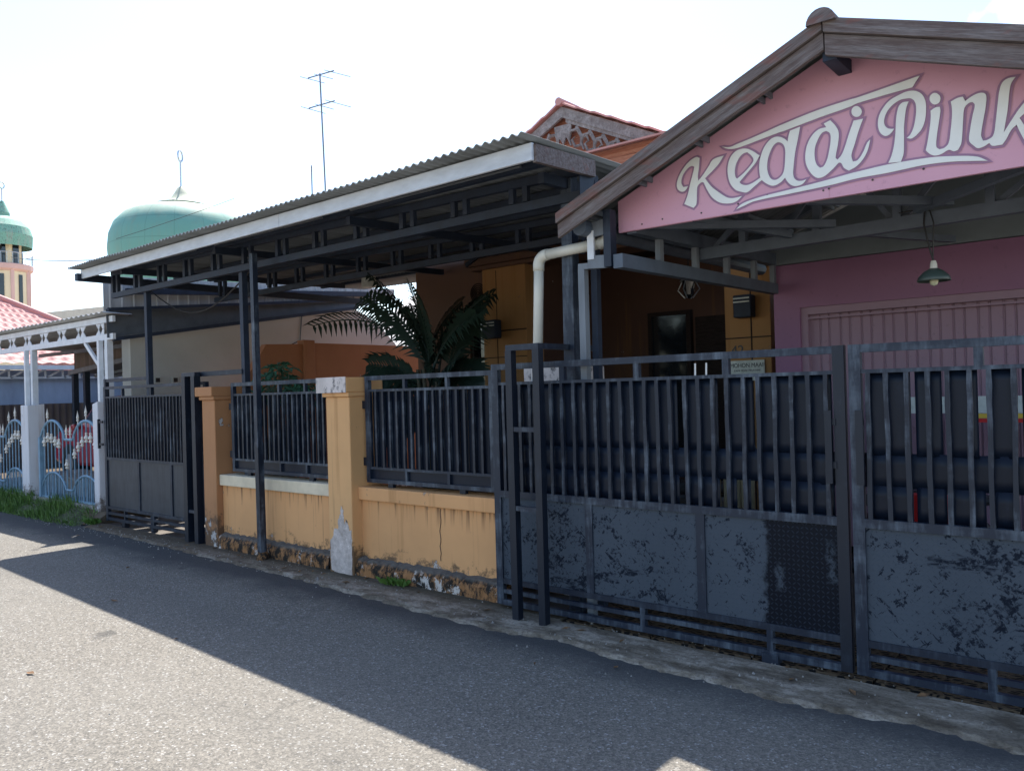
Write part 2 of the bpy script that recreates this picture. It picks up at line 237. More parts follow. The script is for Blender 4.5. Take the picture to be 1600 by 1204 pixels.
# ------------------------------------------------------------------ mesh helpers
class MB:
    def __init__(s): s.v = []; s.f = []
    def add(s, vs, fs):
        o = len(s.v); s.v += [tuple(map(float, p)) for p in vs]; s.f += [tuple(i+o for i in f) for f in fs]; return s
    def box(s, x0, x1, y0, y1, z0, z1):
        return s.add([(x0, y0, z0), (x1, y0, z0), (x1, y1, z0), (x0, y1, z0), (x0, y0, z1), (x1, y0, z1), (x1, y1, z1), (x0, y1, z1)],
                     [(0, 3, 2, 1), (4, 5, 6, 7), (0, 1, 5, 4), (1, 2, 6, 5), (2, 3, 7, 6), (3, 0, 4, 7)])
    def beam(s, p, q, w, h=None, up=(0, 0, 1)):
        h = h or w; p = Vector(p); q = Vector(q); d = (q-p).normalized(); up = Vector(up)
        if abs(d.dot(up)) > .98: up = Vector((0, 1, 0))
        a = d.cross(up).normalized(); b = a.cross(d)
        vs = [c+a*i*w/2+b*j*h/2 for c in (p, q) for i, j in ((-1, -1), (1, -1), (1, 1), (-1, 1))]
        return s.add(vs, [(0, 3, 2, 1), (4, 5, 6, 7), (0, 1, 5, 4), (1, 2, 6, 5), (2, 3, 7, 6), (3, 0, 4, 7)])
    def tube(s, pts, r, seg=10, cap=True):
        pts = [Vector(p) for p in pts]; rs = r if isinstance(r, (list, tuple)) else [r]*len(pts); vs = []; prev = None
        for i, p in enumerate(pts):
            d = (pts[min(i+1, len(pts)-1)]-pts[max(i-1, 0)]).normalized()
            if prev is None: a = d.cross(Vector((0, 0, 1)) if abs(d.z) < .9 else Vector((1, 0, 0))).normalized()
            else: a = (prev-d*prev.dot(d)).normalized()
            prev = a; b = d.cross(a)
            vs += [p+(a*math.cos(2*math.pi*k/seg)+b*math.sin(2*math.pi*k/seg))*rs[i] for k in range(seg)]
        fs = [(i*seg+k, i*seg+(k+1) % seg, (i+1)*seg+(k+1) % seg, (i+1)*seg+k) for i in range(len(pts)-1) for k in range(seg)]
        if cap: fs += [tuple(range(seg))[::-1], tuple((len(pts)-1)*seg+k for k in range(seg))]
        return s.add(vs, fs)
    def prism(s, poly, axis, a, b):
        f = {'y': lambda p, t: (p[0], t, p[1]), 'x': lambda p, t: (t, p[0], p[1]), 'z': lambda p, t: (p[0], p[1], t)}[axis]
        n = len(poly); vs = [f(p, a) for p in poly]+[f(p, b) for p in poly]
        return s.add(vs, [tuple(range(n)), tuple(range(2*n-1, n-1, -1))]+[(i, i+n, (i+1) % n+n, (i+1) % n) for i in range(n)])
    def lathe(s, c, prof, seg=24):
        vs = [(c[0]+r*math.cos(2*math.pi*k/seg), c[1]+r*math.sin(2*math.pi*k/seg), c[2]+z) for r, z in prof for k in range(seg)]
        fs = [(i*seg+k, i*seg+(k+1) % seg, (i+1)*seg+(k+1) % seg, (i+1)*seg+k) for i in range(len(prof)-1) for k in range(seg)]
        return s.add(vs, fs)
    def wheel(s, c, r, w, axis='y', seg=28, ri=0):
        def P(rr, t, k):
            a, b = rr*math.cos(2*math.pi*k/seg), rr*math.sin(2*math.pi*k/seg)
            return (c[0]+a, c[1]+t, c[2]+b) if axis == 'y' else (c[0]+t, c[1]+a, c[2]+b)
        prof = [(ri, -w/2), (r*.93, -w/2), (r, -w*.3), (r, w*.3), (r*.93, w/2), (ri, w/2)]
        vs = [P(rr, t, k) for rr, t in prof for k in range(seg)]
        return s.add(vs, [(i*seg+k, i*seg+(k+1) % seg, (i+1)*seg+(k+1) % seg, (i+1)*seg+k) for i in range(5) for k in range(seg)])
    def grid(s, fn, nu, nv):
        vs = [fn(i/nu, j/nv) for j in range(nv+1) for i in range(nu+1)]
        return s.add(vs, [(j*(nu+1)+i, j*(nu+1)+i+1, (j+1)*(nu+1)+i+1, (j+1)*(nu+1)+i) for j in range(nv) for i in range(nu)])
    def mesh(s, name, m, off=(0, 0, 0), smooth=False):
        me = bpy.data.meshes.new(name); me.from_pydata([(v[0]-off[0], v[1]-off[1], v[2]-off[2]) for v in s.v], [], s.f); me.materials.append(m)
        if smooth:
            for p in me.polygons: p.use_smooth = True
        me.update(); return me

def fin(o, bevel, solid):
    if solid:
        md = o.modifiers.new('thick', 'SOLIDIFY'); md.thickness = solid; md.offset = 0
    if bevel:
        md = o.modifiers.new('bevel', 'BEVEL'); md.width = bevel; md.segments = 2; md.limit_method = 'ANGLE'; md.angle_limit = R(40)
    return o
def props(o, label=None, cat=None, group=None, kind=None):
    for k, v in (('label', label), ('category', cat), ('group', group), ('kind', kind)):
        if v: o[k] = v
    return o
ROOT = {}
def thing(name, label, cat, loc, group=None):
    o = bpy.data.objects.new(name, None); o.empty_display_size = .2; COL.objects.link(o); o.location = loc; ROOT[o] = tuple(loc)
    return props(o, label, cat, group)
def part(name, mb, m, parent, smooth=False, bevel=0, solid=0, label=None):
    off = ROOT[parent]; o = bpy.data.objects.new(name, mb.mesh(name, m if not isinstance(m, str) else M[m], off, smooth)); COL.objects.link(o); o.parent = parent; ROOT[o] = off
    if label: o['label'] = label
    return fin(o, bevel, solid)
def solo(name, mb, m, label=None, cat=None, group=None, kind=None, smooth=False, bevel=0, solid=0):
    a = np.array(mb.v); off = tuple(float(x) for x in ((a[:, 0].min()+a[:, 0].max())/2, (a[:, 1].min()+a[:, 1].max())/2, a[:, 2].min()))
    o = bpy.data.objects.new(name, mb.mesh(name, M[m], off, smooth)); COL.objects.link(o); o.location = off; ROOT[o] = off
    fin(o, bevel, solid); return props(o, label, cat, group, kind)
def rnd(a, b): return random.uniform(a, b)

# ================================================================== ground
def flat(name, poly, z, m, kind='structure', thick=None):
    b = MB(); b.add([(x, y, z) for x, y in poly], [tuple(range(len(poly)))]); return solo(name, b, m, kind=kind)
flat('ground', [(-220, -120), (120, -120), (120, 200), (-220, 200)], -.06, 'dirt')
b = MB(); N = 240
def road_pt(u, v):
    x = -60+85*u; e = 4.62+.05*math.sin(x*1.7)
    return (x, -3.2+(e+3.2)*v, -.012 + .012*min(1, (4.62-(-3.2+(e+3.2)*v))/1.2) if v > .8 else 0)
b.grid(road_pt, N, 12); solo('road', b, 'asphalt', kind='structure')
# concrete kerb strip with its crumbled road edge
EDGE = [(-10.7, 4.33), (-10.0, 4.30), (-8.64, 4.25), (-7.54, 4.19), (-6.05, 4.16), (-5.31, 4.10), (-4.3, 4.03), (-3.45, 3.99), (-3.01, 4.08), (-2.62, 3.99), (-2.23, 3.96), (-1.99, 3.97), (-1.66, 3.94), (-1.53, 3.93), (-1.11, 3.96), (-.95, 4.03), (-.81, 4.0), (-.51, 3.95), (.5, 3.9), (3, 3.85)]
pts = []
for (xa, ya), (xb, yb) in zip(EDGE, EDGE[1:]):
    n = max(2, int((xb-xa)/.035))
    for i in range(n):
        t = i/n; pts.append((xa+(xb-xa)*t, ya+(yb-ya)*t+.012*math.sin(xa*9+t*21)+rnd(-.011, .011)))
b = MB(); vs = []
for x, y in pts:
    back = 4.50 if x < -3.25 else 4.335
    vs += [(x, y-.02, -.006), (x, y+.015, .012+rnd(-.003, .003)), (x, (y+back)/2, .02+rnd(-.003, .003)), (x, back, .022), (x, back, -.03)]
b.add(vs, [(i*5+k, i*5+5+k, i*5+6+k, i*5+1+k) for i in range(len(pts)-1) for k in range(4)])
solo('kerb', b, 'kerb', kind='structure')
flat('yard', [(-10.9, 4.45), (3, 4.45), (3, 9.6), (-10.9, 9.6)], -.004, 'yard')
flat('gutter_channel', [(-3.25, 4.3), (3, 4.3), (3, 5.0), (-3.25, 5.0)], -.002, 'black')
b = MB()
for k in range(9):
    x0 = -3.2+k*.66; b.box(x0, x0+.645, 4.375+rnd(0, .006), 4.95, .0, .018)
solo('drain_cover', b, 'drain', kind='structure')
# raised verge and carport floor in front of the left neighbour
b = MB(); b.prism([(4.45, -.03), (4.52, .08), (4.62, .14), (9.2, .14), (9.2, -.03)], 'x', -22, -10.72); solo('neighbour_forecourt', b, 'kerb', kind='structure')

# ================================================================== ochre garden wall and pillars
def gwall(label, x0, x1, capm, cap_over=0):
    w = thing('garden_wall', label, 'garden wall', ((x0+x1)/2, 4.56, 0), 'ochre front walls under the railings')
    b = MB(); b.box(x0, x1, 4.53, 4.68, .10, .68); part('wall_panel', b, 'orange', w)
    b = MB(); b.box(x0+.002, x1-.002, 4.49, 4.72, .672, .785); part('coping', b, capm, w, bevel=.008)
    b = MB(); nn = int((x1-x0)/.04); vs = []
    for i in range(nn+1):
        x = x0+(x1-x0)*i/nn
        vs += [(x, 4.44+rnd(-.008, .008), -.02), (x, 4.445+rnd(-.01, .01), .10+rnd(-.01, .01)), (x, 4.475+rnd(-.006, .006), .155+rnd(-.012, .012)), (x, 4.535, .172+rnd(-.012, .012))]
    b.add(vs, [(i*4+k, i*4+4+k, i*4+5+k, i*4+1+k) for i in range(nn) for k in range(3)]); part('plinth', b, 'plinth', w)
    return w
wl = gwall('ochre wall with cream coping between the two ochre pillars', -7.77, -5.88, 'cream')
wr = gwall('ochre wall with rust streaked ochre coping and a long crack, right of the white capped pillar', -5.50, -3.80, 'orange')
b = MB(); px = -4.52; vs = [Vector((px, 4.528, .66))]; z = .66
while z > .25: z -= .03; px += rnd(-.012, .010); vs.append(Vector((px, 4.528, z)))
b.tube(vs, .0035, 4); part('crack', b, 'black', wr)
def pillar(label, x0, x1, y0, y1, capm, zt=1.75, pm_='pillar'):
    w = thing('gate_pillar', label, 'pillar', ((x0+x1)/2, (y0+y1)/2, 0), 'ochre pillars of the front wall')
    b = MB(); b.box(x0, x1, y0, y1, -.02, 1.575); part('shaft', b, pm_, w, bevel=.008)
    b = MB(); b.box(x0-.03, x1+.012, y0-.02, y1+.01, 1.575, 1.615); part('moulding', b, pm_, w, bevel=.01)
    b = MB(); b.box(x0-.075, x1+.012, y0-.04, y1+.02, 1.615, zt-.004); part('cap', b, pm_, w, bevel=.008)
    if capm:
        b = MB(); b.box(x0-.077, x1+.010, y0-.046, y0-.0385, 1.613, zt); part('cap_face', b, capm, w)
    return w
p1 = pillar('ochre pillar with white faced cap and peeled white patch, between the two railing panels', -5.825, -5.50, 4.42, 4.78, 'cap_white')
p0 = pillar('darker ochre pillar with grey stained cap beside the left black gate', -8.03, -7.775, 4.46, 4.80, None, 1.72, 'pillar_dark')
# bare plaster patch on the pillar face
b = MB(); base_q = [(-5.80, .03), (-5.515, .02), (-5.508, .30), (-5.515, .42), (-5.54, .40), (-5.56, .47), (-5.585, .50), (-5.60, .46), (-5.62, .58), (-5.645, .61), (-5.66, .54), (-5.69, .50), (-5.70, .40), (-5.745, .41), (-5.77, .33), (-5.805, .30), (-5.81, .15)]
q = []
for i_ in range(len(base_q)):
    (xa_, za_), (xb_, zb_) = base_q[i_], base_q[(i_+1) % len(base_q)]
    for k_ in range(6): q.append((xa_+(xb_-xa_)*k_/6+rnd(-.006, .006), za_+(zb_-za_)*k_/6+rnd(-.01, .01)))
b.prism(q, 'y', 4.417, 4.4195); part('bare_plaster_patch', b, 'patch', p1)

def fpanel(label, x0, x1, xs, n_sub):
    g = thing('railing_panel', label, 'railing', ((x0+x1)/2, 4.58, .79), 'black steel railing panels on the ochre walls')
    y0, y1 = 4.56, 4.60; fr = MB()
    fr.box(x0, x0+.045, y0, y1, .82, 1.75); fr.box(x1-.045, x1, y0, y1, .82, 1.75)
    fr.box(x0+.045, x1-.045, y0, y1, 1.712, 1.75); fr.box(x0+.045, x1-.045, y0+.003, y1-.003, 1.612, 1.634)
    fr.box(x0+.045, x1-.045, y0+.003, y1-.003, .935, .957); fr.box(x0+.045, x1-.045, y0, y1, .82, .853)
    part('frame', fr, 'gate_rail', g)
    for k in range(1, n_sub):
        x = x0+(x1-x0)*k/n_sub
        b = MB(); b.box(x-.014, x+.014, y0+.004, y1-.004, 1.634, 1.712); part('upper_stub', b, 'gate_rail', g)
        b = MB(); b.box(x-.014, x+.014, y0+.004, y1-.004, .853, .935); part('lower_stub', b, 'gate_rail', g)
    for x in xs:
        b = MB(); b.box(x-.011, x+.011, y0+.002, y1-.012, .957, 1.612); part('bar', b, 'bar', g)
    bk = MB(); xx = [x0+.045]+list(xs)+[x1-.045]
    for a, c in zip(xx, xx[1:]):
        if c-a < .03: continue
        w = (c-a)*rnd(.88, 1.0); s = a+rnd(0, c-a-w); yy = rnd(4.592, 4.604)
        bk.add([(s, yy, .957), (s+w/2, yy+.006, .957), (s+w, yy+rnd(-.003, .004), .957), (s, yy, 1.612), (s+w/2, yy+rnd(.0, .01), 1.612), (s+w, yy, 1.612)], [(0, 1, 4, 3), (1, 2, 5, 4)])
    bk.box(x0+.045, x1-.045, 4.585, 4.59, .853, .935); part('backing_sheet', bk, 'backing', g)
    for z in (1.0, 1.5):
        b = MB(); b.box(x0-.05, x0, 4.565, 4.595, z-.035, z+.035); part('hinge_bracket', b, 'gate_dark', g)
    for x in (x0+.3, x1-.35):
        b = MB(); b.box(x-.03, x+.03, 4.565, 4.6, .786, .82); part('foot', b, 'gate_dark', g)
    return g
fpanel('black steel railing panel over the rust streaked ochre coping, right of the white capped pillar', -5.455, -3.96,
       [-5.40, -5.321, -5.229, -5.142, -5.053, -4.969, -4.878, -4.788, -4.701, -4.614, -4.529, -4.441, -4.352, -4.267, -4.176, -4.088], 3)
fpanel('black steel railing panel over the cream coping, behind the leaning thin post', -7.62, -5.915, [-7.62+.045+.0795*k for k in range(1, 21)], 4)

# ================================================================== sliding gates
def bar_mesh(x, y, z0, z1, w=.024):
    b = MB(); n = 9; ph = rnd(0, 6); vs = []; lean = rnd(-.006, .006)
    for i in range(n+1):
        z = z0+(z1-z0)*i/n; dx = .0012*math.sin(ph+i*1.1)+rnd(-.001, .001)+lean*(i/n-.5); ww = w*rnd(.86, 1.12)
        vs += [(x+dx-ww/2, y, z), (x+dx+ww/2, y, z), (x+dx+ww/2, y+.02, z), (x+dx-ww/2, y+.02, z)]
    b.add(vs, [(i*4+k, i*4+(k+1) % 4, i*4+4+(k+1) % 4, i*4+4+k) for i in range(n) for k in range(4)]+[(0, 1, 2, 3)]); return b
def leaf(label, x0, x1, xs, ups, lows, divs, stubs, upst, stl=.06, y=4.36, mid=(.825, .872), plate='plate', full_to=None):
    g = thing('sliding_gate', label, 'gate', ((x0+x1)/2, y+.02, 0), 'black steel sliding gates')
    y0, y1 = y, y+.04
    def rail(z0, z1, nm, m='gate_rail', p=.0, a=None, c=None):
        b = MB(); b.box(a if a is not None else x0+stl, c if c is not None else x1-stl, y0+p, y1-p, z0, z1); part(nm, b, m, g)
    for a in (x0, x1-stl):
        b = MB(); b.box(a, a+stl, y0, y1, .05, 1.785); part('stile', b, 'gate_rail' if a == x0 else 'gate_dark', g)
    rail(1.742, 1.784, 'top_rail'); rail(1.632, 1.652, 'sub_rail', p=.004); rail(*mid, 'middle_rail'); rail(.20, .238, 'sheet_rail', 'gate', p=.003)
    rail(.132, .160, 'lower_rail', p=.004); rail(.048, .086, 'bottom_rail')
    for x in upst: b = MB(); b.box(x-.02, x+.02, y0+.003, y1-.003, 1.652, 1.742); part('upper_stub', b, 'gate_rail', g)
    for x in stubs:
        b = MB(); b.box(x-.018, x+.018, y0+.0025, y1-.0025, .160, .20); b.box(x-.018, x+.018, y0+.0025, y1-.0025, .086, .132); part('lower_stub', b, 'gate_rail', g)
    for x in xs: part('bar', bar_mesh(x+rnd(-.005, .005), y0+.004, mid[1], 1.632), 'bar', g)
    for x in divs:
        b = MB(); b.box(x-.028, x+.028, y0+.004, y1-.010, .238, mid[0]); part('sheet_divider', b, 'gate_rail', g)
    b = MB(); b.box(x0+stl, x1-stl, y0+.014, y0+.018, .238, mid[0]); part('chequer_sheet', b, plate, g)
    # backing strips between the bars with the gaps the sheet leaves
    def strips(z0, z1, gaps, yy):
        cur = x0+stl; segs = []
        for a, c in sorted(gaps): segs.append((cur, a)); cur = c
        segs.append((cur, x1-stl)); b = MB()
        for a, c in segs:
            if c-a < .01: continue
            n = max(2, int((c-a)/.02)); k = max(2, int((z1-z0)/.05)); ph = rnd(0, 6)
            b.grid(lambda u, v: (a+(c-a)*u, yy+.0025*math.sin((a+(c-a)*u)*23+ph)*math.sin(2*v+ph)+.0012*math.sin((a+(c-a)*u)*71+5*v), z0+(z1-z0)*v), n, k)
        part('backing_sheet', b, 'backing', g, smooth=True, solid=.002)
    strips(1.205, 1.632, ups, y0+.040); strips(1.035, 1.215, [], y0+.0425); strips(mid[1], 1.045, lows, y0+.040)
    return g
U1 = [(-2.325, -2.278), (-2.06, -1.995), (-1.842, -1.808), (-1.40, -1.37)]
g1 = leaf('wide black sliding gate with bare dark chequer patch at right, behind ladder like guide posts', -3.80, -1.322,
     [-3.70, -3.62, -3.545, -3.46, -3.37, -3.275, -3.183, -3.08, -2.992, -2.905, -2.806, -2.709, -2.629, -2.532, -2.448, -2.359, -2.254, -2.17, -2.077, -1.987, -1.886, -1.80, -1.702, -1.609, -1.514, -1.424],
     U1, [(-2.325, -2.278), (-2.06, -1.995), (-1.955, -1.90), (-1.87, -1.808), (-1.40, -1.37)], [-2.983, -2.18], [-2.592, -1.77], [-3.17, -2.59, -1.99])
g2 = leaf('black sliding gate with scuffed dusty chequer sheet at the right edge of the photo', -1.300, 1.35,
     [-1.21, -1.117, -1.023, -.924, -.836, -.746, -.655, -.563, -.47, -.38, -.29, -.2, -.11, -.02, .07, .16, .25, .34, .43, .52, .61, .7, .79, .88, .97, 1.06, 1.15, 1.24],
     [(-1.265, -1.215), (-1.011, -.99), (-.868, -.848), (-.712, -.675), (-.555, -.53)], [(-1.265, -1.215), (-1.011, -.995), (-.858, -.842), (-.69, -.66), (-.555, -.53)], [], [-.683, .3], [-.70, .2])
b = MB(); b.box(-1.815, -1.72, 4.352, 4.412, -.005, .07); part('wheel_housing', b, 'gate_rail', g1)
b = MB(); b.wheel((-1.765, 4.382, .012), .03, .03); part('wheel', b, 'alu', g1)
for r0, xa, xb, tx in ((g1, -1.425, -1.39, -1.372), (g2, -1.268, -1.230, -1.262)):
    b = MB(); b.box(xa, xb, 4.34, 4.352, 1.05, 1.44)
    for z in (1.13, 1.36): b.box(min(xa, tx), max(xb, tx), 4.353, 4.365, z, z+.035)
    part('latch_plate', b, 'gate_dark', r0)
for x in (-2.19, -2.118):
    b = MB(); b.tube([(x, 4.38, 1.65), (x+.002, 4.38, 1.725)], .006, 6); part('rod', b, 'alu', g1)
# guide portal in front of gate
def portal(label, xl, xr, y, ztop, ybk, w=.055, rungs=(), back_x=()):
    g = thing('gate_guide', label, 'gate guide', ((xl+xr)/2, y, 0), 'black steel guide frames standing in front of sliding gates')
    for x in (xl, xr):
        b = MB(); b.beam((x, y, .0), (x+rnd(-.006, .006), y, ztop), w, w); part('post', b, 'gate_dark', g)
    b = MB(); b.beam((xl-w/2, y, ztop+.02), (xr+w/2, y, ztop+.02), w*.9, .04); part('head_bar', b, 'gate', g)
    for z in rungs:
        b = MB(); b.beam((xl+w/2, y-.01, z), (xr-w/2, y-.01, z), .03, .032); part('rung', b, 'gate_rail', g)
    for x in back_x:
        b = MB(); b.beam((x, y+w/2, ztop+.022), (x, ybk, ztop+.022), .045, .038); part('top_bar', b, 'gate', g)
        b = MB(); b.beam((x, ybk-.25, ztop), (x, ybk-.25, ztop-.35), .05, .05); part('roller_arm', b, 'gate_dark', g)
    return g
portal('ladder like black guide frame in front of the wide gate, below the white drainpipe', -3.493, -3.262, 4.22, 1.865, 4.95, rungs=(1.325, .785), back_x=(-3.27,))
# left gate
xs = [-10.56+.0775*k for k in range(31)]
g3 = thing('sliding_gate', 'narrower black sliding gate with plain dusty sheet beside the slim white pillar', 'gate', (-9.4, 4.58, 0), 'black steel sliding gates')
fr = MB()
for a in (-10.66, -8.18): fr.box(a, a+.055, 4.56, 4.60, .05, 1.78)
for z0, z1 in ((1.745, 1.78), (1.63, 1.652), (.835, .872), (.205, .24), (.135, .165), (.06, .095)): fr.box(-10.605, -8.18, 4.562, 4.598, z0, z1)
part('frame', fr, 'gate', g3)
for x in xs: part('bar', bar_mesh(x, 4.563, .872, 1.63, .018), 'bar', g3)
b = MB(); b.box(-10.605, -8.18, 4.59, 4.594, .872, 1.63); part('backing_sheet', b, 'backing', g3)
b = MB(); b.box(-10.605, -8.18, 4.578, 4.582, .24, .835); part('plain_sheet', b, 'grey_sheet', g3)
for x in (-9.75, -8.95):
    b = MB(); b.box(x-.022, x+.022, 4.564, 4.577, .24, .835); part('sheet_divider', b, 'gate', g3)
for x in (-10.15, -9.4, -8.6):
    for z0_, z1_ in ((.095, .135), (.165, .205), (1.652, 1.745)): part('stub', MB().box(x-.016, x+.016, 4.564, 4.596, z0_, z1_), 'gate', g3)
b = MB(); b.box(-10.2, -10.12, 4.55, 4.61, -.005, .06); part('wheel_housing', b, 'gate_dark', g3)
b = MB(); b.box(-10.79, -10.765, 4.53, 4.56, .98, 1.36)
for z in (1.02, 1.31): b.box(-10.765, -10.66, 4.535, 4.555, z, z+.03)
part('pull_handle', b, 'gate_dark', g3)
b = MB(); b.beam((-8.36, 4.53, 1.10), (-8.22, 4.53, 1.115), .02, .03); part('bolt', b, 'alu', g3)
gp = portal('black guide frame in front of the narrower gate beside the darker ochre pillar', -8.375, -8.165, 4.47, 1.84, 4.55, w=.075, rungs=(.36,))
b = MB(); b.beam((-8.4, 4.52, 1.86), (-7.43, 4.60, 1.865), .05, .05); part('long_bar', b, 'gate', gp)
b = MB(); b.beam((-10.7, 4.62, 1.86), (-9.5, 4.62, 1.86), .04, .04); part('side_bar', b, 'gate', gp)
b = MB(); b.beam((-10.7, 4.62, 1.2), (-10.7, 4.62, 1.88), .05, .05); part('side_post', b, 'gate', gp)

# leaning thin post on the kerb
g = thing('thin_post', 'thin grey and black square post on the kerb in front of the cream coping', 'post', (-6.83, 4.36, 0))
b = MB(); b.beam((-6.83, 4.38, .05), (-6.85, 4.385, 1.15), .062, .062); part('lower_shaft', b, 'bar', g)
b = MB(); b.beam((-6.85, 4.385, 1.15), (-6.885, 4.40, 3.0), .054, .054); part('upper_shaft', b, 'gate_rail', g)
b = MB(); b.lathe((-6.83, 4.38, -.01), [(.06, 0), (.065, .04), (.05, .08), (.045, .1), (0, .1)], 10); part('concrete_footing', b, 'plinth', g)

# ================================================================== house behind
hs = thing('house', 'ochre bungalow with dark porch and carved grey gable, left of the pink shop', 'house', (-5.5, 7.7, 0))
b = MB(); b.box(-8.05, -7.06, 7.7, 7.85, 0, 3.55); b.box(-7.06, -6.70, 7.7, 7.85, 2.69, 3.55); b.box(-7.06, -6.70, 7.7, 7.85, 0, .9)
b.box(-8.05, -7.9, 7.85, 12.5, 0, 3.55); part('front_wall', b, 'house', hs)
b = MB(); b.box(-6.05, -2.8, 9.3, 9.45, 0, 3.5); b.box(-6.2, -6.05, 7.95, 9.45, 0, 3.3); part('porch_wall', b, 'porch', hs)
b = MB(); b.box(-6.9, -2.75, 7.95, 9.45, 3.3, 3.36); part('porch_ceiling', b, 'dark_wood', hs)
w = part('window', MB().box(-7.06, -6.72, 7.80, 7.83, .9, 2.69), 'glass', hs)
b = MB(); b.box(-7.06, -7.02, 7.73, 7.80, .9, 2.69); b.box(-6.76, -6.72, 7.73, 7.80, .9, 2.69); b.box(-7.02, -6.76, 7.73, 7.80, 2.64, 2.69); b.box(-7.02, -6.76, 7.74, 7.79, 2.0, 2.03); part('window_frame', b, 'dark_wood', w)
b = MB()
for i in range(5): b.wheel((-6.89, 7.69, 2.86), .03+.025*i, .012, ri=.018+.025*i)
part('vent_ornament', b, 'dark_wood', hs)
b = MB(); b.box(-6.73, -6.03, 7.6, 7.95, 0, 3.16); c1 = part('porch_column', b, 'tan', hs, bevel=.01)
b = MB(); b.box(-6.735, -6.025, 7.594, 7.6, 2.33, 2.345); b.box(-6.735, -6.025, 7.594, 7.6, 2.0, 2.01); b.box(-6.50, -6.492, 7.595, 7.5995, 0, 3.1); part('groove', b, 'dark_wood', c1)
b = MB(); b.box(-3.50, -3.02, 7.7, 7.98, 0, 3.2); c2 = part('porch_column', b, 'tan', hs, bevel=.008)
b = MB(); b.box(-3.505, -3.015, 7.694, 7.7, 2.05, 2.062); b.box(-3.505, -3.015, 7.694, 7.7, 2.90, 2.912); b.box(-3.226, -3.212, 7.695, 7.6995, 0, 2.05); b.box(-3.226, -3.212, 7.695, 7.6995, 2.062, 2.9); part('groove', b, 'dark_wood', c2)
b = MB(); b.box(-6.95, -2.85, 7.5, 7.98, 3.18, 3.27); b.box(-6.9, -2.9, 7.55, 7.98, 3.13, 3.18); part('cornice', b, 'house', hs, bevel=.01)
b = MB(); b.box(-6.9, -2.9, 7.72, 7.9, 3.27, 3.75); part('upper_wall', b, 'house', hs)
d = part('front_door', MB().box(-4.60, -3.5, 9.24, 9.3, 0, 2.45), 'dark_wood', hs)
b = MB()
for i in range(14): b.box(-4.45, -3.6, 9.225, 9.24, .12+i*.165, .12+i*.165+.14)
part('door_boards', b, 'dark_wood', d)
w2 = part('porch_window', MB().box(-5.22, -4.72, 9.25, 9.3, .8, 2.5), 'glass', hs); 
b = MB(); b.box(-5.27, -5.22, 9.22, 9.3, .75, 2.55); b.box(-4.72, -4.66, 9.22, 9.3, .75, 2.55); b.box(-5.22, -4.72, 9.22, 9.3, 2.5, 2.55); part('window_frame', b, 'dark_wood', w2)
b = MB()
for i in range(6): b.box(-7.4, -2.9, 7.62+.0*i, 7.64+.004*(i % 2), 3.62+i*.108, 3.62+i*.108+.104)
part('fascia_planks', b, 'plank', hs)
b = MB(); b.add([(-7.5, 7.45, 4.24), (-2.8, 7.45, 4.24), (-2.8, 7.95, 4.36), (-7.5, 7.95, 4.36)], [(0, 1, 2, 3)]); part('flashing', b, 'red_metal' if 'red_metal' in M else 'tiles', hs, solid=.02)
# gable on plane y=7.9
PK = (-5.63, 5.03); sl = .48
b = MB(); b.prism([(-7.3, 4.2), (-3.9, 4.2), (PK[0], PK[1]-.03)], 'y', 8.02, 8.12); part('gable_panel', b, 'plank', hs)
b = MB()
b.prism([PK, (PK[0], PK[1]-.13), (-7.5, PK[1]-.13-sl*1.87), (-7.5, PK[1]-sl*1.87)], 'y', 7.9, 7.94); b.prism([PK, (-3.6, PK[1]-sl*2.03), (-3.6, PK[1]-.13-sl*2.03), (PK[0], PK[1]-.13)], 'y', 7.9, 7.94)
b.prism([(PK[0]+.05, PK[1]-.15), (-3.6, PK[1]-.12-sl*2.03), (-3.6, PK[1]-.17-sl*2.03), (PK[0]+.05, PK[1]-.2)], 'y', 7.915, 7.95)
part('bargeboard', b, 'carved', hs)
b = MB()
for sgn in (1, -1):
    for i in range(10):
        d0 = .2+i*.185; x = PK[0]+sgn*d0; z = PK[1]-.19-sl*d0; q_ = 1.45
        def arc(pp, r): b.tube([(x+sgn*p_[0]*q_, 7.93, z+p_[1]*q_-sl*p_[0]*q_) for p_ in pp], [r_*1.5 for r_ in r], 5)
        arc([(0, 0), (.05, -.07), (.04, -.14), (-.02, -.17), (-.05, -.12), (-.02, -.09)], [.017, .015, .014, .013, .011, .006])
        arc([(.0, -.02), (-.06, -.05), (-.085, -.12), (-.06, -.17)], [.015, .014, .012, .008])
        arc([(.05, -.07), (.1, -.05), (.12, -.09)], [.012, .011, .006])
b.prism([(PK[0]-.13, PK[1]-.22), (PK[0]+.13, PK[1]-.22), (PK[0]+.1, PK[1]-.42), (PK[0]+.04, PK[1]-.38), (PK[0], PK[1]-.46), (PK[0]-.05, PK[1]-.38), (PK[0]-.1, PK[1]-.42)], 'y', 7.92, 7.945)
part('carved_trim', b, 'carved', hs)
b = MB()
for sgn in (1, -1):
    def rf(u, v, sgn=sgn):
        d0 = 2.0*u; st = .018*(1-((d0/.24) % 1)); return (PK[0]+sgn*d0, 7.86+5*v, PK[1]+.03-sl*d0+st+.008*math.sin(v*5/.2*6.283))
    b.grid(rf, 36, 100)
part('tiled_roof', b, 'tiles', hs, solid=.02)
b = MB(); b.tube([(PK[0], 7.84, PK[1]+.05), (PK[0], 12.9, PK[1]+.05)], .05, 10); part('ridge_tile', b, 'tiles', hs)
bpy_curve_holder = []
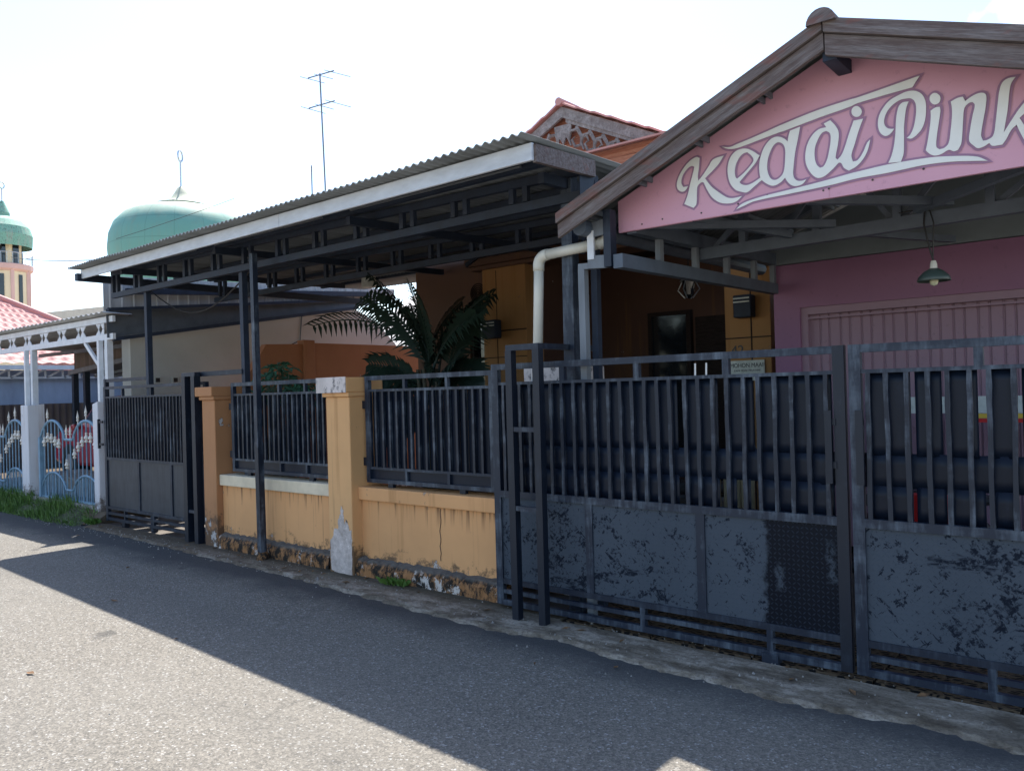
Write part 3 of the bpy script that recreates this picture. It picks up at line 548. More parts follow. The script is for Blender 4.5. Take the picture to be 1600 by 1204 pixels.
def text(body, size, x, y, z, m, parent, name='text_line', ext=.002, align='LEFT', sx=1.0):
    cu = bpy.data.curves.new('txt', 'FONT'); cu.body = body; cu.size = size; cu.extrude = ext; cu.align_x = align
    o = bpy.data.objects.new('txt', cu); COL.objects.link(o); bpy.context.view_layer.update()
    me = bpy.data.meshes.new_from_object(o.evaluated_get(bpy.context.evaluated_depsgraph_get()))
    b = MB(); b.add([(x+v.co.x*sx, y-v.co.z, z+v.co.y) for v in me.vertices], [tuple(p.vertices) for p in me.polygons])
    bpy.data.objects.remove(o); bpy.data.curves.remove(cu); bpy.data.meshes.remove(me)
    return part(name, b, m, parent)
text('42', .14, -3.44, 7.696, 1.885, 'black', c2, 'house_number')
# notice
nt = thing('notice_sign', 'small pale notice reading MOHON MAAF on the tan column under the black wall lamp', 'sign', (-3.26, 7.68, 1.6))
b = MB(); b.box(-3.445, -3.085, 7.675, 7.69, 1.62, 1.825); part('board', b, 'signwhite', nt)
text('MOHON MAAF', .062, -3.265, 7.6735, 1.755, 'black', nt, 'heading', .001, 'CENTER', .86)
text('KAMI TIDAK MELAYANI', .026, -3.265, 7.6735, 1.715, 'black', nt, 'small_print', .001, 'CENTER')
text('PERMINTAAN SUMBANGAN', .026, -3.265, 7.6735, 1.672, 'black', nt, 'small_print', .001, 'CENTER')
def wlamp(label, x0, x1, y, z0, z1):
    g = thing('wall_lamp', label, 'lamp', ((x0+x1)/2, y, z0), 'black box lamps on the porch columns')
    b = MB(); b.box(x0, x1, y-.15, y-.02, z0, z1); part('housing', b, 'dark_steel', g, bevel=.012)
    b = MB(); b.box(x0+.06, x1-.06, y-.02, y, z0+.04, z1-.04); part('mount', b, 'dark_steel', g)
    b = MB()
    for k in (.66, .82): b.box(x0+.006, x1-.012, y-.154, y-.149, z0+(z1-z0)*k, z0+(z1-z0)*k+.013)
    part('slots', b, 'signwhite', g)
wlamp('black box lamp with two pale slots on the tan column above the notice sign', -3.34, -3.155, 7.69, 2.25, 2.475)
wlamp('black box lamp on the tan column behind the drainpipe, beside the palm', -6.62, -6.40, 7.59, 2.24, 2.47)

lt = thing('porch_lantern', 'dark wrought lantern hanging in the dark porch of the ochre bungalow', 'lantern', (-4.35, 8.6, 2.5))
b = MB(); b.tube([(-4.35, 8.6, 3.3), (-4.35, 8.6, 2.92)], .008, 6); part('chain', b, 'black', lt)
b = MB(); b.lathe((-4.35, 8.6, 2.62), [(.02, 0), (.06, .04), (.08, .2), (.02, .28), (0, .3)], 8); part('glass_body', b, 'glass', lt)
b = MB(); b.lathe((-4.35, 8.6, 2.82), [(.11, 0), (.05, .06), (0, .1)], 8)
for k in range(4): b.tube([(-4.35+.085*math.cos(k*1.571), 8.6+.085*math.sin(k*1.571), 2.82), (-4.35+.14*math.cos(k*1.571), 8.6+.14*math.sin(k*1.571), 2.72), (-4.35+.05*math.cos(k*1.571), 8.6+.05*math.sin(k*1.571), 2.62)], .008, 5)
part('scroll_frame', b, 'alu', lt)
# back boundary wall
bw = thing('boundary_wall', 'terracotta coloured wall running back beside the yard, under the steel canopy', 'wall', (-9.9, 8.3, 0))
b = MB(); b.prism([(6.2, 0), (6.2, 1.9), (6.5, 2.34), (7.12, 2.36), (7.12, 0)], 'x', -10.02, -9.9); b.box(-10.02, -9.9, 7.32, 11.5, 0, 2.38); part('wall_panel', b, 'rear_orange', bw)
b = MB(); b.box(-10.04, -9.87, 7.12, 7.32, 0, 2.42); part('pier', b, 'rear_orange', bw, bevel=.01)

# white capped masonry stub behind gate
g = thing('masonry_pier', 'low dirty white capped pier behind the wide gate at the foot of the drainpipe', 'pier', (-3.6, 5.1, 0))
b = MB(); b.box(-3.86, -3.55, 4.97, 5.3, 0, 1.60); part('shaft', b, 'orange', g)
b = MB(); b.box(-3.93, -3.48, 4.90, 5.38, 1.60, 1.768); part('cap', b, 'cap_white', g, bevel=.01)

# ================================================================== steel canopy over the yard
cn = thing('steel_canopy', 'long corrugated steel canopy with white fascia over the yard', 'canopy', (-6.8, 5.5, 0))
def cz(x, y): return 3.14+.0155*(-x-2.965)+.028*(y-3.77)
def front_y(x): return 3.77+(-x-2.965)*.051
b = MB(); NU = 1300
def roof_main(u, v):
    x = -2.965-7.60*u; y = front_y(x)-.03; y = y+(7.66-y)*v; return (x, y, cz(x, y)+.011*math.sin(x*2*math.pi/.0765)+.004*math.sin(x*3.1))
b.grid(roof_main, 1000, 3); part('roof_sheet', b, 'shed_under', cn, smooth=True, solid=.003)
b = MB(); b.grid(lambda u, v: (-8.1-2.45*u, 7.6+1.25*v, cz(-8.1-2.45*u, 7.6+1.25*v)-.02+.011*math.sin((-8.1-2.45*u)*2*math.pi/.0765)), 350, 2); part('rear_roof_sheet', b, 'shed_under', cn, smooth=True, solid=.003)
b = MB(); xa, xb = -2.99, -10.49; a = Vector((xa, front_y(xa)+.11, cz(xa, 3.9)-.08)); c = Vector((xb, front_y(xb)+.11, cz(xb, 4.26)-.08))
m_ = a.lerp(c, .385); b.beam(a, m_, .025, .11); b.beam(m_+(c-m_).normalized()*.004, c, .025, .11); part('fascia', b, 'fascia', cn, bevel=.004)
b = MB(); b.beam((-2.985, 3.89, 3.055), (-2.985, 4.55, 3.085), .03, .11); part('end_board', b, 'wood', cn)
b = MB(); b.prism([(4.40, 2.85), (4.40, 3.12), (4.56, 3.13), (4.59, 3.06), (4.56, 2.97), (4.62, 2.9), (4.58, 2.83)], 'x', -3.005, -3.0); part('torn_end_sheet', b, 'backing', cn)
b = MB(); b.prism([(-10.54, 3.11), (-10.54, 3.20), (-10.46, 3.20), (-10.46, 3.11)], 'y', 4.2, 8.8); part('side_beam', b, 'dark_steel', cn)
for y, dz in ((4.03, .115), (4.2, .10)):
    b = MB()
    for k in range(3):
        x0 = -3.35-k*2.3; b.beam((x0, y+(-x0-3.07)*.04, cz(x0, y)-dz+.05), (x0-1.9, y+(-x0-1.17)*.04, cz(x0-1.9, y)-dz+.05), .012, .012)
    part('wire_batten', b, 'alu', cn)
def truss(y, x0, x1, zlo=None, stub0=-3.6, stubs=True):
    zt = lambda x: cz(x, y)-.03; zl = lambda x: 2.93+.03*(y-4.5)
    b = MB(); b.beam((x0, y, zt(x0)-.03), (x1, y, zt(x1)-.03), .05, .06); part('top_chord', b, 'dark_steel', cn)
    b = MB(); b.beam((x0, y, zl(x0)), (x1, y, zl(x1)), .05, .065); part('bottom_chord', b, 'dark_steel', cn)
    x = stub0
    while x > x1+.1:
        for s in (0, -.13):
            b = MB(); b.beam((x+s, y, zl(x)+.04), (x+s, y, zt(x)-.06), .045, .04, up=(0, 1, 0)); part('stub', b, 'dark_steel', cn)
        x -= .6
truss(4.58, -3.05, -10.35); truss(6.0, -3.12, -10.35, stub0=-3.5)
for y in (4.02, 4.24, 5.05, 5.55, 6.5, 6.95, 7.5):
    b = MB(); b.beam((-3.02, y+.0, cz(-3.02, y)-.045), (-10.45, y+.41, cz(-10.45, y+.41)-.045), .05, .05); part('purlin', b, 'dark_steel', cn)
for x in (-3.25, -5.3, -7.43, -9.5):
    b = MB(); b.beam((x, 4.3, cz(x, 4.3)-.13), (x, 7.6, cz(x, 7.6)-.13), .05, .07); part('rafter', b, 'dark_steel', cn)
for x, y0, zb in ((-7.43, 4.62, 0), (-9.52, 4.62, 0)):
    b = MB(); b.beam((x+.03, y0, zb), (x, y0, 2.95), .062, .062); part('post', b, 'dark_steel', cn)
b = MB(); b.beam((-3.27, 4.62, 0), (-3.245, 4.62, 3.1), .09, .08); part('post', b, 'gate_rail', cn, label='scuffed grey post beside the drainpipe')
b = MB(); b.beam((-3.14, 4.75, 0), (-3.12, 4.75, 3.1), .05, .05); b.beam((-3.2, 4.7, 2.55), (-3.1, 4.7, 3.0), .03, .03); part('post', b, 'dark_steel', cn)
for (p, q) in (((-6.55, 7.5, 3.28), (-6.5, 7.5, 3.4)), ((-6.45, 7.55, 3.2), (-6.45, 7.55, 3.55)), ((-5.95, 7.55, 3.2), (-5.95, 7.55, 3.55)), ((-6.9, 7.5, 3.2), (-6.2, 7.5, 3.5))):
    b = MB(); b.beam(p, q, .06, .05); part('brace', b, 'dark_steel', cn)
b = MB(); b.lathe((-9.05, 7.7, 3.16), [(0, 0), (.1, .0), (.11, .05), (.1, .2), (.04, .22)], 16); solo('ceiling_lamp', b, 'signwhite', 'small pale drum lamp hanging under the rear of the steel canopy', 'lamp', smooth=False)
b = MB(); b.tube([(-9.6+2.2*t, 4.7, 2.93-.35*math.sin(math.pi*t)) for t in [i/14 for i in range(15)]], .008, 5); solo('sagging_cable', b, 'black', 'thin cable sagging between the left posts of the steel canopy', 'cable')

# ================================================================== pink shop
sh = thing('pink_shop', 'pink shop with open gable roof, lettered pink board and pink folding shutter', 'shop', (-1.3, 6, 0))
PX, PZ, SL, SR = -1.34, 3.475, .422, .36
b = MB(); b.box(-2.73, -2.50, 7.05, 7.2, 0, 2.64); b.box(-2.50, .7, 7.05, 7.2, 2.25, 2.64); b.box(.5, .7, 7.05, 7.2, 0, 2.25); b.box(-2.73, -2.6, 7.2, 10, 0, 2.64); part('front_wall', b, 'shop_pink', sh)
b = MB(); b.box(-2.74, .7, 7.02, 7.2, 2.645, 2.84); part('grey_fascia', b, 'grey_fascia', sh)
b = MB(); b.prism([(-2.74, 2.843), (.2, 2.843), (PX, PZ-.1)], 'y', 7.1, 7.2); part('gable_wall', b, 'grey_fascia', sh)
b = MB(); x = -2.44; k = 0; vs = []
while x < .5:
    yy = 7.14+(.011 if k % 2 else 0); vs += [(x, yy, .02), (x, yy, 2.24)]; x += [.075, .010, .055, .010][k % 4]; vs += [(x, yy, .02), (x, yy, 2.24)]; x += .006; k += 1
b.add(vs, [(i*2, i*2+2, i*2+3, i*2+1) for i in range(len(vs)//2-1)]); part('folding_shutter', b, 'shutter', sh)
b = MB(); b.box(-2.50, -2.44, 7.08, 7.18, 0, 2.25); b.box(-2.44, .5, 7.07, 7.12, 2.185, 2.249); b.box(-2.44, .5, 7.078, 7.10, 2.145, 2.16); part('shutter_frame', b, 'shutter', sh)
# roof
b = MB()
for sg, L in ((-1, 1.74), (1, 1.9)):
    def rf(u, v, sg=sg, L=L):
        y = 4.28+3.9*v; return (PX+sg*L*u, y, PZ-(SL if sg < 0 else SR)*L*u+.010*math.sin(y*2*math.pi/.076))
    b.grid(rf, 2, 420)
part('roof_sheet', b, 'shed_under', sh, smooth=True, solid=.004)
b = MB()
vs = [(PX+.075*math.cos(t), 4.2, PZ-.025+.075*math.sin(t)) for t in [math.pi*k/10 for k in range(11)]]; vs2 = [(x, 8.2, z) for x, y, z in vs]
b.add(vs+vs2, [tuple(range(11))]+[(k, k+1, k+12, k+11) for k in range(10)]); b.beam((PX-.08, 4.6, PZ-.025), (PX-.26, 4.6, PZ-.10), 3, .012, up=(0, 0, 1)) if False else None
part('ridge_cap', b, 'wood', sh, smooth=False)
def rake(sg, L, d0, d1, y0, y1, nm, m='wood'):
    e = PX+sg*L; z = lambda x: PZ-(SL if sg < 0 else SR)*abs(x-PX); o = .003*sg
    m = 'wood_r' if sg > 0 else 'wood'; b = MB(); b.prism([(PX+o, z(PX)-d0), (PX+o, z(PX)-d1), (e, z(e)-d1), (e, z(e)-d0)], 'y', y0, y1); part(nm, b, m, sh, bevel=.003)
for sg, L in ((-1, 1.745), (1, 1.9)):
    k_ = 1 if sg < 0 else 1.2; rake(sg, L, -.012, .055*k_, 4.225, 4.262, 'upper_bargeboard'); rake(sg, L, .055*k_+.003, .15*k_, 4.25, 4.28, 'lower_bargeboard')
    for k, d in enumerate((.42, .82, 1.22, 1.6)):
        s_l = SL if sg < 0 else SR; x = PX+sg*d; z = PZ-s_l*d-.045
        for s in (-.022, .022):
            b = MB(); b.beam((x+s, 4.285, z-s_l*s*sg), (x+s, 7.05, z-s_l*s*sg), .013, .035); part('purlin', b, 'steel_grey', sh)
b = MB(); b.box(PX-.02, PX+.05, 4.285, 4.55, PZ-.2, PZ-.13); part('ridge_beam', b, 'dark_steel', sh)
# lettered gable board
XL = -2.80; bz = 2.622
gb = MB(); gb.prism([(XL, bz), (.62, bz-.018), (.62, PZ-.03-SR*(.62-PX)), (PX, PZ-.03), (XL, PZ-.03-SL*(PX-XL))], 'y', 4.55, 4.575); board = part('gable_board', gb, 'pink', sh)
b = MB(); b.prism([(XL+.03, bz+.004), (-1.43, bz-.006), (-1.43, bz+.088), (XL+.03, bz+.092)], 'y', 4.5465, 4.5495); part('patch_strip', b, 'pink', board)
b = MB()
for x, z in ((-2.62, .03), (-2.47, .04), (-2.2, .035), (-1.96, .05), (-1.46, .04), (-1.43, .045), (-1.2, .05), (-.95, .06), (-1.78, .07), (-1.55, .06)): b.wheel((x, 4.546, bz+z), .006, .004, seg=8)
part('screw_heads', b, 'rustfence', board)
LET = {
  'K': [[(-2.2,2.997),(-2.206,2.938),(-2.215,2.887),(-2.212,2.857),(-2.183,2.883),(-2.142,2.93),(-2.11,2.968),(-2.041,2.978),(-2.081,2.929),(-2.167,2.864),(-2.127,2.807),(-2.075,2.759),(-2.027,2.722),(-1.989,2.711),(-1.933,2.713),(-1.968,2.688),(-2.012,2.683),(-2.072,2.698),(-2.12,2.735),(-2.152,2.786),(-2.176,2.84),(-2.191,2.844),(-2.217,2.826),(-2.224,2.777),(-2.23,2.715),(-2.25,2.696),(-2.311,2.73),(-2.288,2.778),(-2.265,2.854),(-2.242,2.924),(-2.236,2.949),(-2.256,2.958),(-2.288,2.944),(-2.319,2.907),(-2.328,2.866),(-2.315,2.837),(-2.283,2.837),(-2.304,2.813),(-2.328,2.811),(-2.354,2.833),(-2.358,2.871),(-2.339,2.916),(-2.302,2.962),(-2.26,2.994),(-2.22,3.006)]],
  'e': [[(-1.817,2.933),(-1.846,2.891),(-1.9,2.841),(-1.946,2.799),(-1.933,2.784),(-1.902,2.773),(-1.865,2.779),(-1.816,2.801),(-1.81,2.785),(-1.86,2.753),(-1.901,2.73),(-1.935,2.739),(-1.972,2.758),(-2.003,2.8),(-2.017,2.854),(-2.016,2.91),(-1.998,2.958),(-1.965,2.987),(-1.927,2.994),(-1.89,2.986),(-1.854,2.963),(-1.829,2.941)],[(-1.893,2.967),(-1.87,2.944),(-1.856,2.919),(-1.861,2.899),(-1.91,2.853),(-1.959,2.822),(-1.969,2.832),(-1.973,2.871),(-1.964,2.91),(-1.942,2.946),(-1.917,2.964)]],
  'd': [[(-1.634,3.035),(-1.577,3.045),(-1.589,2.989),(-1.608,2.911),(-1.62,2.831),(-1.624,2.788),(-1.618,2.76),(-1.599,2.742),(-1.572,2.737),(-1.55,2.741),(-1.573,2.718),(-1.611,2.713),(-1.638,2.725),(-1.66,2.751),(-1.671,2.773),(-1.699,2.75),(-1.739,2.739),(-1.772,2.753),(-1.809,2.785),(-1.817,2.8),(-1.822,2.861),(-1.814,2.915),(-1.789,2.972),(-1.753,3.009),(-1.722,3.019),(-1.691,3.012),(-1.663,2.992),(-1.65,2.976),(-1.644,3.007)],[(-1.703,2.984),(-1.678,2.968),(-1.666,2.937),(-1.667,2.885),(-1.675,2.82),(-1.689,2.79),(-1.718,2.772),(-1.743,2.775),(-1.762,2.796),(-1.774,2.84),(-1.771,2.89),(-1.755,2.937),(-1.729,2.976)]],
  'ai': [[(-1.445,3.031),(-1.41,3.042),(-1.382,3.004),(-1.367,2.966),(-1.371,2.908),(-1.387,2.83),(-1.377,2.816),(-1.356,2.836),(-1.337,2.875),(-1.313,2.943),(-1.286,3.01),(-1.238,3.009),(-1.263,2.947),(-1.284,2.884),(-1.303,2.825),(-1.296,2.789),(-1.272,2.792),(-1.244,2.826),(-1.22,2.875),(-1.204,2.889),(-1.219,2.834),(-1.245,2.79),(-1.281,2.758),(-1.319,2.744),(-1.343,2.763),(-1.358,2.793),(-1.37,2.799),(-1.412,2.763),(-1.455,2.737),(-1.492,2.738),(-1.525,2.772),(-1.548,2.822),(-1.552,2.877),(-1.539,2.935),(-1.511,2.98),(-1.473,3.006),(-1.432,3.008)],[(-1.434,2.988),(-1.414,2.971),(-1.41,2.938),(-1.42,2.876),(-1.434,2.826),(-1.453,2.795),(-1.472,2.79),(-1.49,2.811),(-1.5,2.85),(-1.498,2.904),(-1.483,2.944),(-1.458,2.981)]],
  'dot1': [[(-1.243,3.049),(-1.246,3.038),(-1.254,3.029),(-1.264,3.026),(-1.276,3.029),(-1.287,3.037),(-1.294,3.049),(-1.296,3.062),(-1.293,3.074),(-1.285,3.083),(-1.274,3.086),(-1.263,3.083),(-1.253,3.074),(-1.246,3.063)]],
  'P': [[(-1.084,2.919),(-1.097,2.902),(-1.118,2.89),(-1.139,2.897),(-1.156,2.921),(-1.163,2.958),(-1.157,3.002),(-1.135,3.041),(-1.103,3.072),(-1.061,3.089),(-1.016,3.099),(-0.976,3.091),(-0.947,3.067),(-0.931,3.028),(-0.929,2.979),(-0.936,2.927),(-0.952,2.888),(-0.978,2.861),(-1.003,2.849),(-1.024,2.857),(-1.007,2.87),(-0.991,2.902),(-0.98,2.948),(-0.975,3.001),(-0.98,3.035),(-0.997,3.057),(-1.022,3.063),(-1.052,3.063),(-1.088,3.046),(-1.115,3.019),(-1.13,2.984),(-1.13,2.951),(-1.117,2.931),(-1.102,2.923)]],
  'Pstem': [[(-1.063,3.018),(-1.053,3.037),(-1.037,3.047),(-1.01,3.045),(-1.021,3.018),(-1.029,2.976),(-1.036,2.912),(-1.038,2.836),(-1.042,2.777),(-1.056,2.738),(-1.117,2.745),(-1.101,2.778),(-1.087,2.83),(-1.078,2.894),(-1.073,2.965)]],
  'dot2': [[(-0.861,3.021),(-0.864,3.009),(-0.871,3.001),(-0.881,2.998),(-0.892,3.0),(-0.902,3.009),(-0.909,3.021),(-0.911,3.034),(-0.908,3.046),(-0.901,3.054),(-0.891,3.058),(-0.88,3.055),(-0.87,3.046),(-0.863,3.035)]],
  'ink': [[(-0.908,2.971),(-0.886,2.982),(-0.865,2.981),(-0.863,2.958),(-0.872,2.901),(-0.883,2.834),(-0.886,2.781),(-0.873,2.765),(-0.849,2.768),(-0.83,2.788),(-0.819,2.851),(-0.811,2.924),(-0.811,2.966),(-0.815,2.994),(-0.786,3.005),(-0.761,3.006),(-0.75,2.981),(-0.726,2.995),(-0.694,3.005),(-0.67,3.001),(-0.659,2.985),(-0.663,2.929),(-0.676,2.86),(-0.686,2.795),(-0.678,2.766),(-0.66,2.766),(-0.635,2.781),(-0.622,2.847),(-0.612,2.927),(-0.601,3.001),(-0.587,3.033),(-0.565,3.045),(-0.534,3.044),(-0.552,3.019),(-0.56,2.985),(-0.571,2.891),(-0.584,2.818),(-0.59,2.786),(-0.548,2.85),(-0.517,2.893),(-0.487,2.921),(-0.453,2.927),(-0.471,2.887),(-0.523,2.842),(-0.49,2.776),(-0.45,2.722),(-0.413,2.709),(-0.442,2.685),(-0.488,2.7),(-0.512,2.746),(-0.536,2.812),(-0.558,2.792),(-0.581,2.751),(-0.597,2.729),(-0.639,2.732),(-0.652,2.749),(-0.677,2.736),(-0.702,2.734),(-0.719,2.75),(-0.738,2.778),(-0.733,2.832),(-0.72,2.902),(-0.709,2.951),(-0.718,2.968),(-0.734,2.968),(-0.755,2.947),(-0.762,2.891),(-0.768,2.819),(-0.774,2.773),(-0.789,2.744),(-0.807,2.741),(-0.831,2.753),(-0.864,2.739),(-0.893,2.737),(-0.917,2.75),(-0.936,2.773),(-0.927,2.812),(-0.916,2.874),(-0.908,2.936)]],
  'swt': [[(-2.049,3.033),(-2.001,3.02),(-1.953,3.028),(-1.883,3.04),(-1.779,3.06),(-1.677,3.081),(-1.481,3.113),(-1.3,3.129),(-1.265,3.13),(-1.106,3.147),(-0.954,3.165),(-0.99,3.114),(-1.107,3.109),(-1.266,3.099),(-1.301,3.09),(-1.456,3.072),(-1.673,3.041),(-1.694,3.04),(-1.821,3.022),(-1.926,3.007),(-1.98,3.005),(-2.023,3.017)]],
  'swb': [[(-1.971,2.64),(-1.937,2.665),(-1.878,2.68),(-1.78,2.691),(-1.683,2.697),(-1.466,2.712),(-1.311,2.727),(-1.276,2.729),(-1.117,2.737),(-0.917,2.732),(-0.799,2.715),(-0.707,2.693),(-0.661,2.663),(-0.731,2.676),(-0.823,2.691),(-0.943,2.699),(-1.119,2.693),(-1.277,2.693),(-1.415,2.683),(-1.629,2.676),(-1.856,2.669),(-1.927,2.651)]],
}
def smooth_poly(P):
    n = len(P); out = []
    def ang(i):
        a = Vector(P[i])-Vector(P[i-1]); c = Vector(P[(i+1) % n])-Vector(P[i]); return a.angle(c) if a.length > 1e-6 and c.length > 1e-6 else 0
    cor = [ang(i) > R(50) for i in range(n)]
    for i in range(n):
        p0, p1, p2, p3 = (Vector(P[(i+k) % n]) for k in (-1, 0, 1, 2))
        t1 = (p2-p1) if cor[i] else (p2-p0)*.5; t2 = (p2-p1) if cor[(i+1) % n] else (p3-p1)*.5
        L = (p2-p1).length
        t1 = t1.normalized()*L; t2 = t2.normalized()*L
        for k in range(5):
            t = k/5; h = (2*t**3-3*t*t+1)*p1+(t**3-2*t*t+t)*t1+(3*t*t-2*t**3)*p2+(t**3-t*t)*t2; out.append(tuple(h))
    return out
def area(P): return sum(P[i-1][0]*P[i][1]-P[i][0]*P[i-1][1] for i in range(len(P)))/2
def offset(P, d):
    if area(P) < 0: P = P[::-1]
    n = len(P); out = []
    for i in range(n):
        a = (Vector(P[i])-Vector(P[i-1])).normalized(); c = (Vector(P[(i+1) % n])-Vector(P[i])).normalized()
        na, nc = Vector((a.y, -a.x)), Vector((c.y, -c.x)); m_ = na+nc
        m_ = m_.normalized() if m_.length > .2 else na
        out.append(tuple(Vector(P[i])+m_*d*min(2.0, 1/max(.35, m_.dot(na)))))
    return out
def fill(polys, y, t):
    cu = bpy.data.curves.new('c', 'CURVE'); cu.dimensions = '2D'; cu.fill_mode = 'BOTH'; cu.extrude = t
    for P in polys:
        sp = cu.splines.new('POLY'); sp.points.add(len(P)-1); sp.use_cyclic_u = True
        for q, (x, z) in zip(sp.points, P): q.co = (x, z, 0, 1)
    o = bpy.data.objects.new('c', cu); COL.objects.link(o); bpy.context.view_layer.update()
    me = bpy.data.meshes.new_from_object(o.evaluated_get(bpy.context.evaluated_depsgraph_get()))
    b = MB(); b.add([(v.co.x, y-v.co.z, v.co.y) for v in me.vertices], [tuple(p.vertices) for p in me.polygons])
    bpy.data.objects.remove(o); bpy.data.curves.remove(cu); bpy.data.meshes.remove(me); return b
for i, (k, polys) in enumerate(LET.items()):
    sm = [smooth_poly(P) for P in polys]; nm = 'swoosh' if k[:2] == 'sw' else 'letter'
    l_ = part(nm, fill(sm, 4.5425-.0002*i, .0016), 'letter', board)
    b = MB()
    for j, P in enumerate(sm):
        n_ = len(P); P = P if area(P) > 0 else P[::-1]; s_ = 1 if j == 0 else -1
        out = offset(P, .0125*s_); inn = offset(P, -.003*s_)
        for q in range(n_):
            r_ = (q+1) % n_; yy = 4.5462-.00002*(q % 9)-.00012*i
            b.add([(inn[q][0], yy, inn[q][1]), (inn[r_][0], yy, inn[r_][1]), (out[r_][0], yy, out[r_][1]), (out[q][0], yy, out[q][1])], [(0, 1, 2, 3)])
    part('letter_outline' if nm == 'letter' else 'swoosh_outline', b, 'outline', l_)
# gutter truss running back along the left edge, cross truss, rafters
def sp(name, p, q, w, h, m='truss_grey', up=(0, 0, 1)):
    b = MB(); b.beam(p, q, w, h, up); return part(name, b, m, sh)
TX = -2.72
sp('gutter_top_chord', (TX, 4.58, 2.66), (TX, 7.04, 2.70), .07, .10); sp('gutter_bottom_chord', (TX, 4.4, 2.41), (TX, 7.3, 2.44), .07, .09)
for y in (4.95, 5.5, 6.05, 6.6, 7.02): sp('gutter_stub', (TX, y, 2.45), (TX, y, 2.65), .04, .05, 'steel_grey')
sp('front_stub', (-2.79, 4.42, 2.38), (-2.79, 4.42, 2.75), .055, .07, 'gate', (0, 1, 0))
sp('white_end_plate', (-2.97, 4.44, 2.645), (-2.83, 4.44, 2.655), .02, .10, 'steel_grey'); sp('white_end_plate', (-2.975, 4.44, 2.435), (-2.83, 4.44, 2.425), .02, .085, 'steel_grey')
sp('white_end_plate', (-2.945, 4.43, 2.45), (-2.945, 4.43, 2.64), .05, .015, 'white_steel', (0, 1, 0))
sp('side_frame_post', (-3.035, 4.46, 0), (-3.035, 4.46, 2.395), .05, .05, 'steel_grey'); sp('side_frame_bar', (-3.06, 4.46, 2.415), (-2.76, 4.46, 2.405), .045, .04, 'steel_grey')
CY = 5.55
sp('cross_chord', (-2.69, CY, 2.575), (.6, CY, 2.62), .06, .085)
for x in (-2.36, -1.83, -1.32, -.8, -.3, .2):
    zt = PZ-SL*abs(x-PX)-.1; sp('cross_stub', (x, CY, 2.62), (x, CY, zt), .05, .055, up=(0, 1, 0))
for x0, x1 in ((-2.6, -2.1), (-2.1, -1.6), (-1.35, -1.75), (-1.3, -.85), (-.8, -.35)):
    sp('cross_diagonal', (x0, CY+.03, 2.62), (x1, CY+.03, PZ-SL*abs(x1-PX)-.1), .03, .035)
for yy in (4.62, CY, 6.5):
    for sg in (-1, 1): sp('rafter', (PX, yy, PZ-.11), (PX+sg*1.66, yy, PZ-.11-SL*1.66), .05, .06)
for a, c in (((-2.65, 4.65, 2.66), (-1.7, 5.5, 2.65)), ((-1.6, 4.7, 2.66), (-1.0, 5.5, 2.68)), ((-.3, 4.7, 2.7), (-1.2, 5.5, 2.66)), ((-1.9, 5.6, 2.66), (-1.25, 6.9, 2.66)), ((-2.4, 4.8, 2.7), (-2.0, 5.5, 2.62))):
    sp('lattice_bar', a, c, .045, .05)
b = MB(); b.prism([(4.30, 2.71), (4.30, 2.76), (4.32, 2.76), (4.32, 2.715), (4.33, 2.70)], 'x', 0, 0) if False else b.tube([(-2.98, 4.35, 2.66), (-2.98, 7.4, 2.68)], .055, 10); part('gutter', b, 'truss_grey', sh)

# pendant lamp
lp = thing('pendant_lamp', 'green enamel pendant lamp with bare bulb hanging in front of the pink shop', 'lamp', (-1.11, 5.5, 2.2))
b = MB(); b.lathe((-1.11, 5.5, 2.2), [(.092, 0), (.096, .003), (.085, .03), (.055, .06), (.024, .078), (.0, .08)], 24); part('shade', b, 'enamel', lp, smooth=True, solid=.002)
b = MB(); b.lathe((-1.11, 5.5, 2.277), [(.022, 0), (.02, .03), (.014, .05), (0, .052)], 12); part('socket', b, 'pvc', lp)
b = MB(); b.lathe((-1.11, 5.5, 2.17), [(0, 0), (.02, .008), (.026, .03), (.018, .06), (.014, .08)], 12); part('bulb', b, 'bulb', lp, smooth=True)
b = MB(); b.tube([(-1.11, 5.5, 2.33), (-1.122, 5.495, 2.38), (-1.135, 5.49, 2.45), (-1.155, 5.49, 2.56), (-1.15, 5.5, 2.64), (-1.125, 5.505, 2.665)], .006, 6); b.tube([(-1.112, 5.5, 2.35), (-1.105, 5.49, 2.45), (-1.10, 5.49, 2.56), (-1.12, 5.5, 2.64), (-1.15, 5.5, 2.66), (-1.3, 5.5, 2.655)], .0045, 6); part('cable', b, 'black', lp)

# drainpipe
dp = thing('drainpipe', 'cream pvc drainpipe bending from the shop gutter down behind the black guide frame', 'pipe', (-3.5, 4.55, 1.6))
b = MB(); b.tube([(-3.53, 4.56, 1.62), (-3.495, 4.56, 2.30), (-3.488, 4.56, 2.46)], .036, 16); part('downpipe', b, 'pvc', dp, smooth=True)
b = MB(); b.tube([(-3.488, 4.56, 2.45)]+[(-3.488+.075-.075*math.cos(t), 4.56, 2.49+.075*math.sin(t)*.9) for t in [math.pi/2*k/6 for k in range(7)]]+[(-3.40, 4.56, 2.558)], .041, 16); part('elbow', b, 'pvc', dp, smooth=True)
b = MB(); b.tube([(-3.41, 4.56, 2.558), (-2.93, 4.53, 2.568)], .037, 16); part('upper_pipe', b, 'pvc', dp, smooth=True)
b = MB(); b.tube([(-2.94, 4.53, 2.568), (-2.90, 4.53, 2.572), (-2.875, 4.53, 2.60), (-2.87, 4.53, 2.67)], .042, 14); part('elbow', b, 'pvc', dp, smooth=True)
b = MB(); b.tube([(-3.53, 4.52, 1.62), (-3.535, 4.52, 1.76)], .018, 10); part('branch_pipe', b, 'white', dp)

